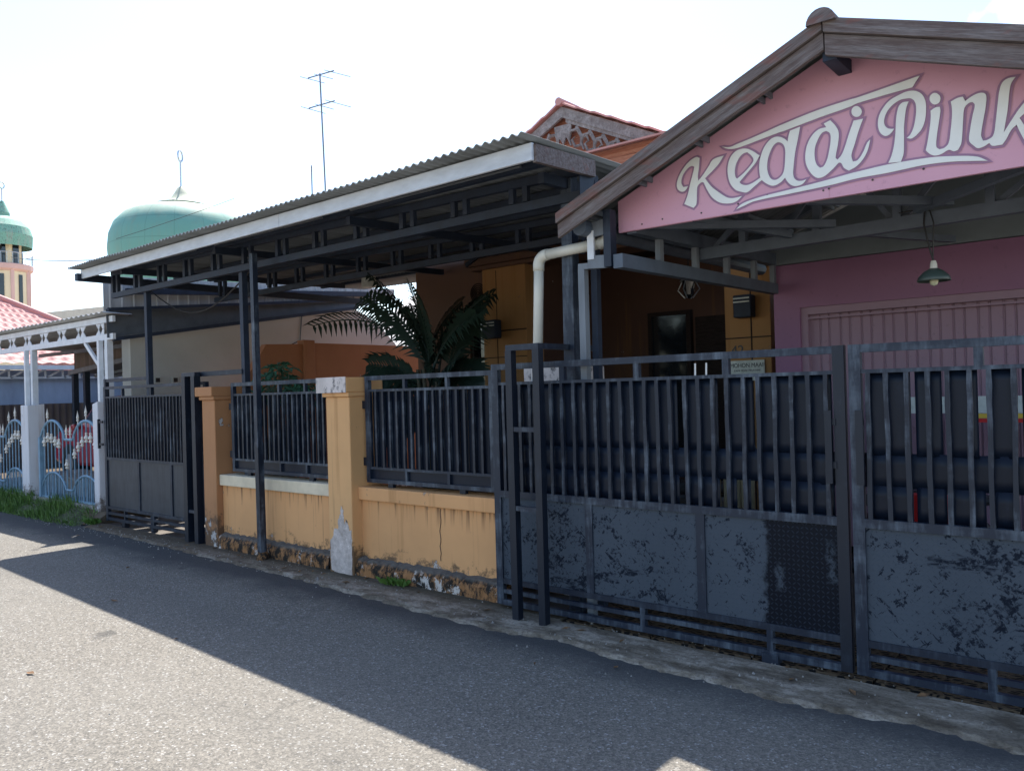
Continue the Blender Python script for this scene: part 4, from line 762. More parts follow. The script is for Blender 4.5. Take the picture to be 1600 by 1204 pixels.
# ================================================================== things behind the gates, seen through the gaps
def scooter(label, x, y, a):
    g = thing('motor_scooter', label, 'scooter', (x, y, 0)); ROOT[g] = (0, 0, 0)
    for dx, in ((-.6,), (.6,)):
        b = MB(); b.wheel((dx, 0, .27), .27, .09, ri=.17); w_ = part('tyre', b, 'rubber', g); b = MB(); b.wheel((dx, 0, .27), .17, .03); part('rim', b, 'alu', w_)
    b = MB(); b.prism([(-.75, .5), (-.55, .78), (.05, .70), (.15, .38), (.4, .36), (.5, .9), (.6, .92), (.62, .5), (.45, .28), (-.3, .3)], 'y', -.13, .13); part('body', b, 'black', g, bevel=.04)
    b = MB(); b.prism([(-.75, .79), (-.5, .86), (.08, .80), (.08, .74), (-.6, .76)], 'y', -.14, .14); part('seat', b, 'rubber', g, bevel=.03)
    b = MB(); b.tube([(.5, -.33, 1.0), (.54, -.1, .99), (.54, .1, .99), (.5, .33, 1.0)], .016, 8); part('handlebar', b, 'dark_steel', g)
    b = MB(); b.wheel((.66, 0, .86), .07, .1, 'x'); part('headlight', b, 'signwhite', g)
    for s in (-1, 1):
        b = MB(); b.tube([(.5, s*.25, 1.0), (.46, s*.33, 1.18)], .006, 6); b.wheel((.46, s*.33, 1.22), .055, .015, 'x'); part('mirror', b, 'black', g)
    b = MB(); b.prism([(.36, .12), (.62, .12), (.6, .62), (.5, .6)], 'y', -.05, .05); part('fork', b, 'alu', g)
    g.rotation_euler.z = a; return g
scooter('black motor scooter parked behind the gates, glimpsed beside the latch', -1.55, 5.75, R(200))
scooter('dark motor scooter parked behind the wide gate, glimpsed through its narrow gaps', -2.75, 6.0, R(60))
ch = thing('plastic_chair', 'red plastic chair glimpsed through the slits of the right gate', 'chair', (-1.05, 5.25, 0))
b = MB(); b.box(-1.28, -.86, 5.05, 5.45, .42, .45); part('seat', b, 'red_plastic', ch, bevel=.01)
b = MB(); b.box(-1.28, -.86, 5.42, 5.45, .5, .88); part('backrest', b, 'red_plastic', ch, bevel=.01)
for x in (-1.26, -.88):
    for y in (5.07, 5.43):
        b = MB(); b.beam((x, y, 0), (x, y, .43 if y < 5.2 else .86), .035, .03); part('leg', b, 'red_plastic', ch)
ct = thing('stall_sign', 'white board with yellow and red stripes standing behind the right gate', 'sign', (-.7, 6.4, 0))
b = MB(); b.box(-1.75, .4, 6.4, 6.43, 1.34, 1.46); part('panel', b, 'signwhite', ct)
b = MB(); b.box(-1.2, .4, 6.4, 6.43, 1.305, 1.337); part('yellow_stripe', b, 'yellow', ct)
b = MB(); b.box(-1.2, .4, 6.4, 6.43, 1.275, 1.302); part('red_stripe', b, 'red_plastic', ct)
for x in (-1.7, .35): b = MB(); b.box(x-.02, x+.02, 6.432, 6.47, 0, 1.5); part('leg', b, 'steel_grey', ct)
bm = thing('bamboo_screen', 'short bamboo screen glimpsed under the notice sign through the wide gate', 'screen', (-2.6, 5.6, 0))
for i in range(9):
    b = MB(); x = -2.78+i*.05; b.tube([(x, 5.6, 0), (x+rnd(-.01, .01), 5.6, rnd(.92, .98))], .02, 7); part('bamboo_pole', b, 'bamboo', bm)
b = MB(); b.box(-2.8, -2.35, 5.58, 5.585, .3, .32); part('tie', b, 'dark_wood', bm)
rr = MB(); rr.box(-1.34, -1.31, 4.52, 4.56, .62, .76); solo('red_tag', rr, 'red_plastic', 'small red tag hanging in the slit between the two right gates', 'tag')

# ================================================================== plants in the yard
def frond(pm, base, az, length, rise, droop, nl=40, wid=.30):
    b = MB(); pts = []
    for i in range(15):
        t = i/14; r = length*t*math.cos(rise*(1-.35*t)); z = base[2]+length*math.sin(rise)*t-droop*t*t*length
        pts.append(Vector((base[0]+math.cos(az)*r, base[1]+math.sin(az)*r, z)))
    b.tube(pts, [.013*(1-.8*i/14)+.003 for i in range(15)], 6); side = Vector((-math.sin(az), math.cos(az), 0)); tw = rnd(.45, 1.2)*random.choice((-1, 1))
    for i in range(nl):
        t = .16+.84*i/(nl-1); k = min(13, int(t*14)); f = t*14-k; p = pts[k].lerp(pts[k+1], f); d = (pts[k+1]-pts[k]).normalized()
        for s in (-1, 1):
            L = wid*(math.sin(math.pi*(t*.86+.07))**.6)*rnd(.85, 1.1); w_ = .023
            sd_ = side*math.cos(tw)+side.cross(d)*math.sin(tw); out = (sd_*s*.82+d*.66+Vector((0, 0, .12))).normalized(); wv = d.cross(out).cross(out).normalized()
            p1 = p+out*L*.5; p2 = p+out*L+Vector((0, 0, -L*rnd(.22, .5)))
            b.add([p-wv*w_*.4, p+wv*w_*.4, p1+wv*w_, p1-wv*w_, p2], [(0, 1, 2, 3), (3, 2, 4)])
    return part('frond', b, 'palm', pm)
pm = thing('palm_plant', 'dark feathery palm in front of the ochre house wall behind the railing', 'palm', (-6.15, 6.3, 0))
for i in range(8):
    a = i*.8; b = MB(); b.tube([(-6.32+.12*math.cos(a), 6.3+.12*math.sin(a), 0), (-6.32+.15*math.cos(a), 6.3+.15*math.sin(a), 1.0), (-6.32+.19*math.cos(a), 6.3+.19*math.sin(a), 1.85)], [.04, .032, .02], 8); part('stem', b, 'stem', pm)
for az, ln, ri, dr, bz_ in ((184, 2.3, 40, .40, 1.95), (178, 1.5, 62, .36, 1.95), (196, 1.2, 80, .2, 1.8), (150, 1.15, 78, .2, 1.75), (95, 1.15, 80, .2, 1.75), (60, 1.2, 80, .2, 1.8), (8, 1.0, 72, .32, 1.85), (345, .95, 78, .3, 1.75), (300, 1.15, 82, .2, 1.75), (260, 1.2, 84, .15, 1.8), (20, 1.05, 85, .2, 1.85), (0, .8, 55, .6, 1.6), (325, .75, 50, .6, 1.55), (240, .9, 50, .55, 1.6), (190, 1.35, 34, .7, 1.4), (350, .9, 30, .55, 1.35), (280, .8, 35, .6, 1.4), (215, .9, 40, .6, 1.4), (178, 1.1, 22, .55, 1.3), (310, .8, 50, .6, 1.25), (235, .8, 25, .5, 1.2), (200, .9, 60, .4, 1.5), (330, .9, 62, .4, 1.5)):
    frond(pm, (-6.32+rnd(-.14, .14), 6.3+rnd(-.12, .12), bz_+rnd(-.06, .06)), R(az), ln, R(ri), dr, 21, .38)
def palmate(name, label, cat, c, rx, ry, z0, z1, n, m, L=.2):
    g = thing(name, label, cat, (c[0], c[1], 0)); b = MB(); st = MB()
    for i in range(n):
        a = rnd(0, 6.28); rr_ = math.sqrt(random.random()); p = Vector((c[0]+rx*rr_*math.cos(a), c[1]+ry*rr_*math.sin(a), z0+(z1-z0)*(1-.6*rr_*rr_)*rnd(.5, 1)))
        st.tube([(c[0]+.3*(p.x-c[0]), c[1], .2), (p.x*.7+c[0]*.3, p.y*.7+c[1]*.3, p.z*.7), p], [.012, .008, .004], 5)
        tilt = Vector((rnd(-.5, .5), rnd(-.7, .1), 1)).normalized(); e1 = tilt.cross(Vector((1, .3, 0))).normalized(); e2 = tilt.cross(e1)
        for k in range(7):
            t = -2.3+k*.77+rnd(-.1, .1); d = e1*math.cos(t)+e2*math.sin(t); sd = tilt.cross(d); l_ = L*rnd(.7, 1.15)*(1-.05*abs(k-3)); q = p+d*l_*.55+Vector((0, 0, .01)); e = p+d*l_+Vector((0, 0, -l_*rnd(.15, .4)))
            b.add([p, q+sd*l_*.14, e, q-sd*l_*.14, q-Vector((0, 0, .012))], [(0, 4, 1), (1, 4, 2), (2, 4, 3), (3, 4, 0)])
    part('stems', st, 'stem', g); part('leaves', b, m, g); return g
palmate('shrub', 'green leafy shrub with star shaped leaves behind the left railing panel', 'shrub', (-8.0, 5.4), .72, .35, 1.25, 2.0, 60, 'leaf')
# ================================================================== left neighbours
nb = thing('neighbour_house', 'grey walled neighbour house with dark metal cladding beyond the yard under the canopy', 'house', (-11.6, 7.5, 0))
b = MB(); b.prism([(5.08, 0), (5.08, 2.45), (6.58, 2.73), (8.95, 3.12), (9.51, 2.88), (9.96, 2.49), (10.05, 2.3), (10.05, 0)], 'x', -11.25, -11.0); part('side_wall', b, 'neighbor', nb)
def clad(u, v):
    y = 4.72+5.2*u; zb = 2.80+(3.30-2.80)*u; zt = 3.27+(3.50-3.27)*u; ph = (y/.16) % 1; return (-10.96+(.014 if ph < .16 else 0), y, zb+(zt-zb)*v)
b = MB(); b.grid(clad, 420, 1); part('cladding', b, 'clad', nb, solid=.004)
b = MB(); b.grid(lambda u, v: (-10.94+.30*(1-v)*0-.02*v, 4.75+4.75*u, (2.44+.76*u)+(2.83+.44*u-2.44-.76*u)*v), 20, 4); b.grid(lambda u, v: (-10.9, 4.8+4.2*u, 2.79+.42*u+.03*v), 6, 1)
part('dark_skirt_sheet', b, 'awning', nb, solid=.01)
b = MB(); b.beam((-10.88, 4.8, 2.42), (-10.88, 9.0, 3.1), .05, .05); b.beam((-10.9, 4.75, 2.82), (-10.9, 9.0, 3.24), .04, .04); b.beam((-10.9, 5.0, 3.08), (-10.9, 9.3, 3.36), .06, .08); part('edge_trim', b, 'dark_steel', nb)
for y in (5.40, 5.66):
    b = MB(); b.box(-10.999, -10.985, y, y+.10, 1.82, 1.92); v_ = part('vent_block', b, 'neighbor', nb); b = MB(); b.box(-10.984, -10.98, y+.02, y+.08, 1.84, 1.9); part('vent_hole', b, 'black', v_)
b = MB(); b.tube([(-10.99, 7.9, 2.9), (-10.985, 7.85, 2.5), (-10.985, 7.5, 2.35), (-10.985, 7.3, 2.0), (-10.985, 7.0, 1.8)], .008, 5); part('loose_wire', b, 'black', nb)
b = MB()
b.grid(lambda u, v: (-17.7+5.0*u, 7.0+.02*math.sin(u*150), 2.22+.22*u+(2.8-2.22-.22*u)*v), 300, 1); solo('hanging_sheet', b, 'clad_brown', 'brown corrugated sheet hanging behind the white carport', 'metal sheet', solid=.004)
g = thing('lean_to', 'low lean to roof frame with sloping grey beam behind the white carport', 'lean-to', (-15, 7.2, 0))
b = MB(); b.beam((-17.7, 6.9, 2.2), (-12.7, 6.9, 2.52), .06, .09); part('beam', b, 'steel_grey', g)
for x in (-17.55, -17.0): b = MB(); b.beam((x, 6.95, .1), (x, 6.95, 2.2 if x < -17.3 else 2.2), .1, .1); part('post', b, 'dark_steel', g)
b = MB(); b.grid(lambda u, v: (-17.6+4.9*u, 7.05+2.2*v, 2.2+.3*u-.12*v), 4, 4); part('roof_sheet', b, 'awning', g, solid=.01)
for k in range(5): b = MB(); b.beam((-17.4, 7.3+k*.4, 2.12), (-12.8, 7.3+k*.4, 2.4), .05, .05); part('purlin', b, 'steel_grey', g)
b = MB(); b.box(-22, -12.7, 9.3, 9.4, .1, 2.6); solo('rear_yard_wall', b, 'bluewall', 'pale blue grey rear wall behind the banana plant', 'wall')
# white carport
wc = thing('white_carport', 'white steel carport with pierced lattice fascia over the neighbour forecourt', 'carport', (-13.5, 5.5, .14))
def pz(x): return 2.74
b = MB(); b.box(-18.5, -10.84, 4.78, 4.82, 2.655, 2.735); part('top_chord', b, 'white_steel', wc)
b = MB(); b.box(-18.5, -10.84, 4.78, 4.82, 2.42, 2.50); part('bottom_chord', b, 'white_steel', wc)
x = -18.4
# pierced strip: solid webs left between long hexagon and diamond openings
while x < -11.5:
    b = MB(); P = lambda pts: b.prism([(x+px_, z_) for px_, z_ in pts], 'y', 4.795, 4.805)
    P([(0, 2.503), (.09, 2.503), (.0, 2.578)]); P([(0, 2.578), (.09, 2.652), (0, 2.652)])
    P([(.41, 2.503), (.56, 2.503), (.50, 2.578)]); P([(.56, 2.652), (.41, 2.652), (.50, 2.578)])
    P([(.44, 2.537), (.47, 2.537), (.50, 2.577), (.47, 2.617), (.44, 2.617), (.495, 2.577)])
    P([(.56, 2.503), (.66, 2.503), (.66, 2.576), (.62, 2.576)]); P([(.62, 2.58), (.66, 2.58), (.66, 2.652), (.56, 2.652)])
    part('pierced_panel', b, 'white_steel', wc); x += .66
for x in (-18.0, -13.75, -11.12):
    b = MB(); b.box(x-.10, x-.04, 4.73, 4.79, 1.5 if x > -13.9 and x < -13.5 else .14, 2.42); b.box(x+.02, x+.10, 4.78, 4.86, 1.5 if x > -13.9 and x < -13.5 else .14, 2.42); b.box(x-.04, x+.02, 4.80, 4.81, 1.2, 2.3); part('post', b, 'white_steel', wc)
b = MB(); b.beam((-11.75, 4.8, 2.42), (-11.22, 4.8, 2.02), .035, .05); part('brace', b, 'white_steel', wc)
b = MB(); b.grid(lambda u, v: (-18.6+7.32*u, 4.66+3.6*v, 2.775-.10*v+.012*math.sin((7.32*u)*2*math.pi/.16)), 460, 2); b.grid(lambda u, v: (-11.28+.46*u, 4.66+.38*v, 2.775-.01*v+.012*math.sin((7.32+.46*u)*2*math.pi/.16)), 30, 1); part('roof_sheet', b, 'clad', wc, smooth=True, solid=.004)
for y in (5.6, 6.6, 7.6): b = MB(); b.box(-18.5, -11.3, y, y+.05, 2.60-.025*(y-4.7), 2.67-.025*(y-4.7)); part('purlin', b, 'steel_grey', wc)
def wpillar(label, x0, x1, y0, y1, zt, lean=0):
    g = thing('white_pillar', label, 'pillar', ((x0+x1)/2, (y0+y1)/2, 0), 'flaking white masonry pillars'); b = MB()
    q = [(x0, y0), (x1, y0), (x1+.01, y1), (x0, y1)]; b.add([(x, y, -.02) for x, y in q]+[(x-.01, y, zt+rnd(-.025, .02)) for x, y in q], [(0, 1, 5, 4), (1, 2, 6, 5), (2, 3, 7, 6), (3, 0, 4, 7), (4, 5, 6, 7)])
    part('shaft', b, 'white_flake', g, bevel=.01); return g
wpillar('broad flaking white pillar between the two sky blue fence panels', -13.70, -13.42, 4.62, 4.86, 1.56)
wpillar('slim flaking white pillar against the left end of the narrower black gate', -11.09, -10.93, 4.60, 4.80, 1.58)
# sky blue fence with spear finials
def bfence(label, x0, x1, phase):
    g = thing('blue_fence_panel', label, 'fence', ((x0+x1)/2, 4.68, .14), 'sky blue ornamental fence panels')
    Y0 = 4.68; W_ = x1-x0
    def top(x):   # two arches with a low middle
        u = (x-x0)/W_; 
        if .42 < u < .58: return 1.06
        c = .22 if u < .5 else .80
        return 1.09+.24*max(0, 1-((u-c)/.21)**2)**.7
    def low(x):
        u = (x-x0)/W_
        if .45 < u < .56: return .34
        c = .23 if u < .5 else .79
        return .35+.22*max(0, 1-((u-c)/.215)**2)**.7
    b = MB(); b.box(x0-.03, x0+.03, Y0-.03, Y0+.03, .15, 1.08); part('end_post', b, 'blue', g)
    for f_, nm in ((top, 'top_rail'), (low, 'scroll_rail')):
        b = MB(); b.tube([(x0+W_*i/60, Y0, f_(x0+W_*i/60)) for i in range(61)], .02 if nm == 'top_rail' else .016, 6); part(nm, b, 'blue', g)
    b = MB(); b.box(x0, x1, Y0-.012, Y0+.012, .19, .215); part('bottom_rail', b, 'blue', g)
    n = 15
    for i in range(1, n):
        x = x0+W_*i/n; zt = top(x); sp_ = None; u = i/n
        b = MB(); b.tube([(x, Y0, .2), (x, Y0, zt)], .0095, 6); br = part('bar', b, 'blue', g)
        zo = top(x)-.24+.04*math.sin(i*1.1) if not .42 < u < .58 else .72
        if i % 2 == 1 or u > .6 or u < .3:
            b = MB(); b.lathe((x, Y0, zo-.09), [(0, 0), (.022, .015), (.026, .03), (.012, .045), (.034, .065), (.030, .08), (.012, .12), (.022, .13), (0, .16)], 8); part('leaf_ornament', b, 'pale_trim', br)
        if .44 < u < .58 or i in (2, 12) or i == 10:
            L = .22; b = MB(); b.lathe((x, Y0, zt), [(.008, 0), (.008, .06), (.022, .075), (.012, .09), (.02, .115), (.006, .18), (0, L)], 8); part('spear_finial', b, 'pale_trim', br)
    n2 = 36
    b = MB()
    for i in range(n2):
        x = x0+W_*(i+.5)/n2; b.tube([(x, Y0+.012, .2), (x, Y0+.012, low(x))], .007, 5)
    part('lower_rods', b, 'blue', g)
    return g
bfence('sky blue fence panel with cream spears in front of the red car', -13.10, -11.10, 0)
bfence('sky blue fence panel with cream spears at the left edge of the photo', -15.75, -13.72, 1)
b = MB(); b.box(-18, -13.66, 4.62, 4.78, 0, .19); solo('fence_kerb', b, 'stone', 'low mossy concrete kerb under the left sky blue fence panel', 'kerb wall')
b = MB(); b.box(-13.38, -11.09, 4.62, 4.78, 0, .19); solo('fence_kerb', b, 'stone', 'low mossy concrete kerb under the sky blue fence panel before the red car', 'kerb wall')
# red car
def car():
    g = thing('red_car', 'red hatchback car parked under the white carport behind the blue fence', 'car', (-14.6, 7.0, .14)); x0 = -16.55; y0, y1 = 6.25, 7.85
    x0 = -16.85; bd = [(0, .35), (.0, .75), (.12, .92), (.9, 1.08), (1.25, 1.10), (3.6, 1.12), (3.75, .95), (3.78, .4), (3.4, .3), (.3, .28)]
    b = MB(); b.prism([(x0+x, z+.1) for x, z in bd], 'y', y0, y1); body = part('body', b, 'carred', g, bevel=.08)
    b = MB(); b.prism([(x0+1.0, 1.18), (x0+1.75, 1.66), (x0+3.2, 1.70), (x0+3.65, 1.2)], 'y', y0+.1, y1-.1); part('cabin', b, 'carred', g, bevel=.07)
    b = MB(); b.prism([(x0+1.2, 1.21), (x0+1.78, 1.6), (x0+2.35, 1.62), (x0+2.35, 1.21)], 'y', y0+.088, y0+.097); b.prism([(x0+2.42, 1.21), (x0+2.42, 1.62), (x0+3.15, 1.63), (x0+3.48, 1.23)], 'y', y0+.088, y0+.097); part('side_window', b, 'glass', g)
    b = MB(); b.add([(x0+.97, y0+.2, 1.21), (x0+1.70, y0+.25, 1.65), (x0+1.70, y1-.25, 1.65), (x0+.97, y1-.2, 1.21)], [(0, 1, 2, 3)]); part('windscreen', b, 'glass', g)
    for x in (.72, 3.05):
        b = MB(); b.wheel((x0+x, y0+.08, .43), .30, .2, ri=.19); w_ = part('tyre', b, 'rubber', g); b = MB(); b.wheel((x0+x, y0+.06, .43), .19, .14); part('rim', b, 'alu', w_)
        b = MB(); b.wheel((x0+x, y0-.002, .44), .36, .01); part('wheel_arch', b, 'rubber', g)
    b = MB(); b.prism([(x0+.03, .74), (x0+.2, .86), (x0+.34, .82), (x0+.25, .70)], 'y', y0-.004, y0+.2); part('headlight', b, 'signwhite', g)
    b = MB(); b.box(x0+1.15, x0+1.3, y0-.14, y0, 1.08, 1.18); part('mirror', b, 'carred', g, bevel=.03)
car()
b = MB(); b.prism([(-15.0, .1), (-14.9, .40), (-14.2, .46), (-12.6, .38), (-12.5, .1)], 'y', 5.15, 5.75); solo('concrete_slab', b, 'stone', 'rough pale concrete slab lying behind the sky blue fence', 'slab', bevel=.03)
b = MB(); b.grid(lambda u, v: (-19.5+.02*math.sin(u*200), 4.9+4.5*u, .1+1.47*v), 300, 1); solo('corrugated_fence', b, 'rustfence', 'dark rusty corrugated sheet fence behind the red car', 'fence', solid=.004)
# red tiled house far left
rh = thing('red_roof_house', 'blue walled house with red tiled hip roof at the left edge', 'house', (-23, 7, 0))
ex = -20.0; A = Vector((ex, -2, 2.46)); Bc = Vector((ex, 10.2, 2.46)); r1 = Vector((-24.3, 3.2, 4.72)); r2 = Vector((-24.3, 6.9, 4.72))
def tiled(P0, P1, Q0, Q1, nr, nc):
    b = MB()
    def fn(u, v):
        p = P0.lerp(P1, u).lerp(Q0.lerp(Q1, u), v); st = .05*(1-((v*nr) % 1)); return (p.x, p.y, p.z+st+.018*math.sin((P0.lerp(P1, u)-P0).length/.3*6.283*(1-.0*v)))
    b.grid(fn, nc, nr*4); return b
part('tiled_roof', tiled(A, Bc, r1, r2, 15, 200), 'tiles', rh); part('tiled_roof_end', tiled(Bc, Vector((-28.6, 10.2, 2.46)), r2, r2+Vector((-.01, 0, 0)), 15, 120), 'tiles', rh)
b = MB(); b.tube([Bc+Vector((0, 0, .06)), r2+Vector((0, 0, .08))], .07, 8); b.tube([r1+Vector((0, 0, .08)), r2+Vector((0, 0, .08))], .07, 8); part('ridge_tile', b, 'tiles', rh)
b = MB(); b.box(ex-.1, ex-.02, -2, 10.2, 2.36, 2.46); part('eave_board', b, 'white_steel', rh)
b = MB(); b.box(ex-.35, ex-.3, 0, 10, 2.16, 2.2); y = 4.0
while y < 9.8: b.beam((ex-.32, y, 2.18), (ex-.32, y+.35, 2.38), .04, .04); b.beam((ex-.32, y+.35, 2.18), (ex-.32, y+.35, 2.38), .03, .04, up=(0, 1, 0)); y += .38
part('eave_truss', b, 'white_steel', rh)
b = MB(); b.box(-28, ex-.5, 0, 9.8, 0, 2.36); part('wall', b, 'bluewall', rh)
b = MB(); b.prism([(-52, 5.0), (-36.5, 4.9), (-36.5, 5.85), (-46, 6.25), (-52, 6.3)], 'y', 16, 22); solo('beige_roof_house', b, 'beige_roof', 'beige roofed building beyond the red tiled roof', 'house')
# bright far shed roof seen under the canopy
fs = thing('far_shed', 'bright white corrugated shed roof seen through the gap behind the palm', 'shed', (-12.5, 13, 0))
b = MB(); b.grid(lambda u, v: (-16.5+6.5*u, 12.2+5*v, 2.1+3.2*v+.03*math.sin(6.5*u*2*math.pi/.3)), 200, 4); part('roof_sheet', b, 'pale_roof', fs, solid=.01)
b = MB(); b.box(-16.3, -10.2, 12.6, 16.8, 0, 2.2); part('wall', b, 'neighbor', fs)
# banana plants
def banana(label, x, y, hts):
    g = thing('banana_plant', label, 'banana plant', (x, y, .14))
    b = MB(); b.tube([(x, y, .14), (x+.02, y, .9), (x, y, 1.5)], [.07, .06, .04], 10); part('trunk', b, 'grass', g)
    for k, (az, L, z, rise) in enumerate(hts):
        b = MB(); d = Vector((math.cos(az), math.sin(az), 0)); sd = Vector((-d.y, d.x, 0)); p0 = Vector((x, y, z)); n = 12; vs = []
        for i in range(n+1):
            t = i/n; p = p0+d*L*t+Vector((0, 0, L*(rise*t-.75*t*t))); w_ = .16*math.sin(math.pi*min(1, t*.93+.05))**.6*(1 if i else .1)
            vs += [p-sd*w_+Vector((0, 0, .03)), p-Vector((0, 0, .015)), p+sd*w_+Vector((0, 0, .03))]
        b.add(vs, [(i*3+k_, i*3+3+k_, i*3+4+k_, i*3+1+k_) for i in range(n) for k_ in range(2)]); part('leaf', b, 'banana', g)
banana('bright green banana plant behind the slim white pillar', -15.4, 8.1, [(3.3, .8, 1.45, .9), (5.6, .9, 1.5, 1.0), (.3, .9, 1.5, 1.1), (4.4, .7, 1.3, .6), (2.2, .8, 1.4, .9), (1.2, .8, 1.5, 1.2)])
banana('second banana plant left of the grey neighbour wall', -12.2, 8.6, [(3.0, .7, 1.4, .9), (5.2, .7, 1.4, .7), (.1, .7, 1.45, 1.1), (4.0, .6, 1.3, .8)])
# grass verge and weeds
b = MB()
for i in range(9000):
    x = rnd(-19, -10.95); y = 4.20+.46*random.random()**.7
    if x > -11.6 and random.random() < .4: continue
    h = rnd(.04, .16)*(1.1 if math.sin(x*3)+math.sin(x*1.3+1) > -.4 else .55); a = rnd(0, 6.28); w_ = .006; zb = max(0, (y-4.42)*.7)-.01
    dx, dy = math.cos(a), math.sin(a); lx, ly = rnd(-.05, .05), rnd(-.06, .03)
    b.add([(x-dx*w_, y-dy*w_, zb), (x+dx*w_, y+dy*w_, zb), (x+lx*.5+dx*w_*.7, y+ly*.5+dy*w_*.7, zb+h*.6), (x+lx, y+ly, zb+h)], [(0, 1, 2), (0, 2, 3)])
solo('grass_verge', b, 'grass', 'strip of short green grass along the foot of the blue fence', kind='stuff')
b = MB()
b.grid(lambda u, v: (-19+8.1*u, 4.22+.1*math.sin(u*40)*.3+.4*v, -.02+.16*v**1.5), 120, 6); solo('verge_soil', b, 'soil', kind='structure')
b = MB()
for i in range(900):
    x = rnd(-12, .5); y = 4.05+.4*random.random() if random.random() < .7 else rnd(1.2, 4.1); z = .0 if y < 4.05 else .02; r = rnd(.003, .009)*(1.6 if random.random() < .06 else 1)
    q = [(x+r*math.cos(k*1.256+r*900)*rnd(.7, 1.2), y+r*math.sin(k*1.256+r*900)*rnd(.7, 1.2), z-.004) for k in range(5)]
    b.add(q+[(x+rnd(-.3, .3)*r, y+rnd(-.3, .3)*r, z+r*rnd(.6, 1.0))], [(k, (k+1) % 5, 5) for k in range(5)])
solo('loose_grit', b, 'stone', 'loose pale grit scattered along the kerb and road', kind='stuff')
b = MB()
for i in range(46):
    x = rnd(-11, .3); y = 4.12+.3*random.random() if random.random() < .75 else rnd(1.5, 4.0); a = rnd(0, 6.28); L = rnd(.018, .045); z = .024 if y > 4.08 else .008
    d = Vector((math.cos(a), math.sin(a), 0)); s_ = Vector((-d.y, d.x, 0)); c0 = Vector((x, y, z))
    b.add([c0-d*L, c0+s_*L*.42+Vector((0, 0, rnd(0, .008))), c0+d*L+Vector((0, 0, rnd(0, .01))), c0-s_*L*.42+Vector((0, 0, rnd(0, .008))), c0-Vector((0, 0, .002))], [(0, 4, 1), (1, 4, 2), (2, 4, 3), (3, 4, 0)])
solo('dry_leaf_litter', b, 'dry_leaf', 'dry brown leaf litter scattered on the kerb and road', kind='stuff')
def weed(label, x, y, n, h):
    b = MB()
    for i in range(n):
        a = rnd(0, 6.28); r = rnd(.02, .1); bx, by = x+rnd(-.12, .12), y+rnd(-.03, .03); w_ = .008
        b.add([(bx-w_, by, .0), (bx+w_, by, .0), (bx+math.cos(a)*r*.5+w_, by+math.sin(a)*r*.5, h*.8), (bx+math.cos(a)*r, by+math.sin(a)*r, h*rnd(.4, 1))], [(0, 1, 2), (0, 2, 3)])
    solo('weed_tuft', b, 'grass', label, 'weed')
weed('small weed tuft at the foot of the plinth under the rust streaked coping', -4.95, 4.40, 60, .09); weed('weed tuft near the slim white pillar', -10.75, 4.42, 50, .1)
# ================================================================== mosque, minaret, antenna
mq = thing('mosque', 'mosque with large sea green dome rising behind the canopy', 'mosque', (-45.7, 24.4, 0)); c = (-45.73, 24.42, 0)
prof = [(3.4, 7.6), (3.8, 8.6), (4.03, 9.6), (4.1, 10.5), (4.02, 11.3), (3.75, 12.0), (3.25, 12.55), (2.5, 12.92), (1.7, 13.12), (1.2, 13.17)]
b = MB(); b.lathe(c, prof, 72); part('dome', b, 'dome', mq, smooth=True)
b = MB(); b.lathe(c, [(1.5, 13.12), (1.62, 13.2), (1.55, 13.26), (1.0, 13.36), (.66, 13.6), (.42, 13.95), (.22, 14.3), (.1, 14.4), (0, 14.42)], 32); part('cap', b, 'dome2' if False else 'dome', mq, smooth=True)
b = MB(); b.tube([(c[0], c[1], 14.3), (c[0], c[1], 16.0)], .05, 8); b.tube([(c[0]+.3*math.cos(t)*.6, c[1]-.3*math.cos(t)*.8, 16.25+.34*math.sin(t)) for t in [6.28*k/20 for k in range(21)]], .05, 6); part('finial', b, 'alu', mq)
b = MB(); b.box(c[0]-7, c[0]+7, c[1]-7, c[1]+9, 0, 6.2); b.lathe(c, [(4.1, 6.2), (4.1, 7.4), (3.8, 7.6)], 40); part('prayer_hall', b, 'minaret', mq)
mn = thing('minaret', 'cream and pink minaret with flaking green dome at the left edge', 'minaret', (-67.6, 21.9, 0)); c = (-67.62, 21.88, 0)
b = MB(); b.lathe(c, [(1.75, 0), (1.75, 11.7)], 8); part('shaft', b, 'minaret', mn)
b = MB()
for k in range(8):
    a = 2*math.pi*k/8; b.box(c[0]+1.72*math.cos(a)-.11, c[0]+1.72*math.cos(a)+.11, c[1]+1.72*math.sin(a)-.11, c[1]+1.72*math.sin(a)+.11, 0, 11.7)
part('pilasters', b, 'minpink', mn)
for k in range(8):
    a = 2*math.pi*(k+.5)/8; r = 1.63; d = Vector((math.cos(a), math.sin(a), 0)); s_ = Vector((-d.y, d.x, 0)); p = Vector((c[0], c[1], 0))+d*r
    b = MB(); vs = [p+s_*u*.15+d*e+Vector((0, 0, z)) for e in (0, .04) for z in (7.4, 11.2) for u in (-1, 1)]; b.add(vs, [(4, 5, 7, 6), (0, 1, 5, 4), (2, 3, 7, 6), (0, 2, 6, 4), (1, 3, 7, 5)]); part('slit_window', b, 'glass', mn)
    b = MB(); r2_ = 1.2; p = Vector((c[0], c[1], 0))+d*r2_; vs = [p+s_*u*.25+d*e+Vector((0, 0, z)) for e in (0, .06) for z in (12.1, 13.5) for u in (-1, 1)]; b.add(vs, [(4, 5, 7, 6), (0, 1, 5, 4), (2, 3, 7, 6), (0, 2, 6, 4), (1, 3, 7, 5)]); part('arched_window', b, 'glass', mn)
b = MB(); b.lathe(c, [(1.7, 11.45), (1.95, 11.6), (1.98, 11.95), (1.9, 12.0), (0, 12.02)], 16); part('balcony', b, 'minpink', mn)
b = MB()
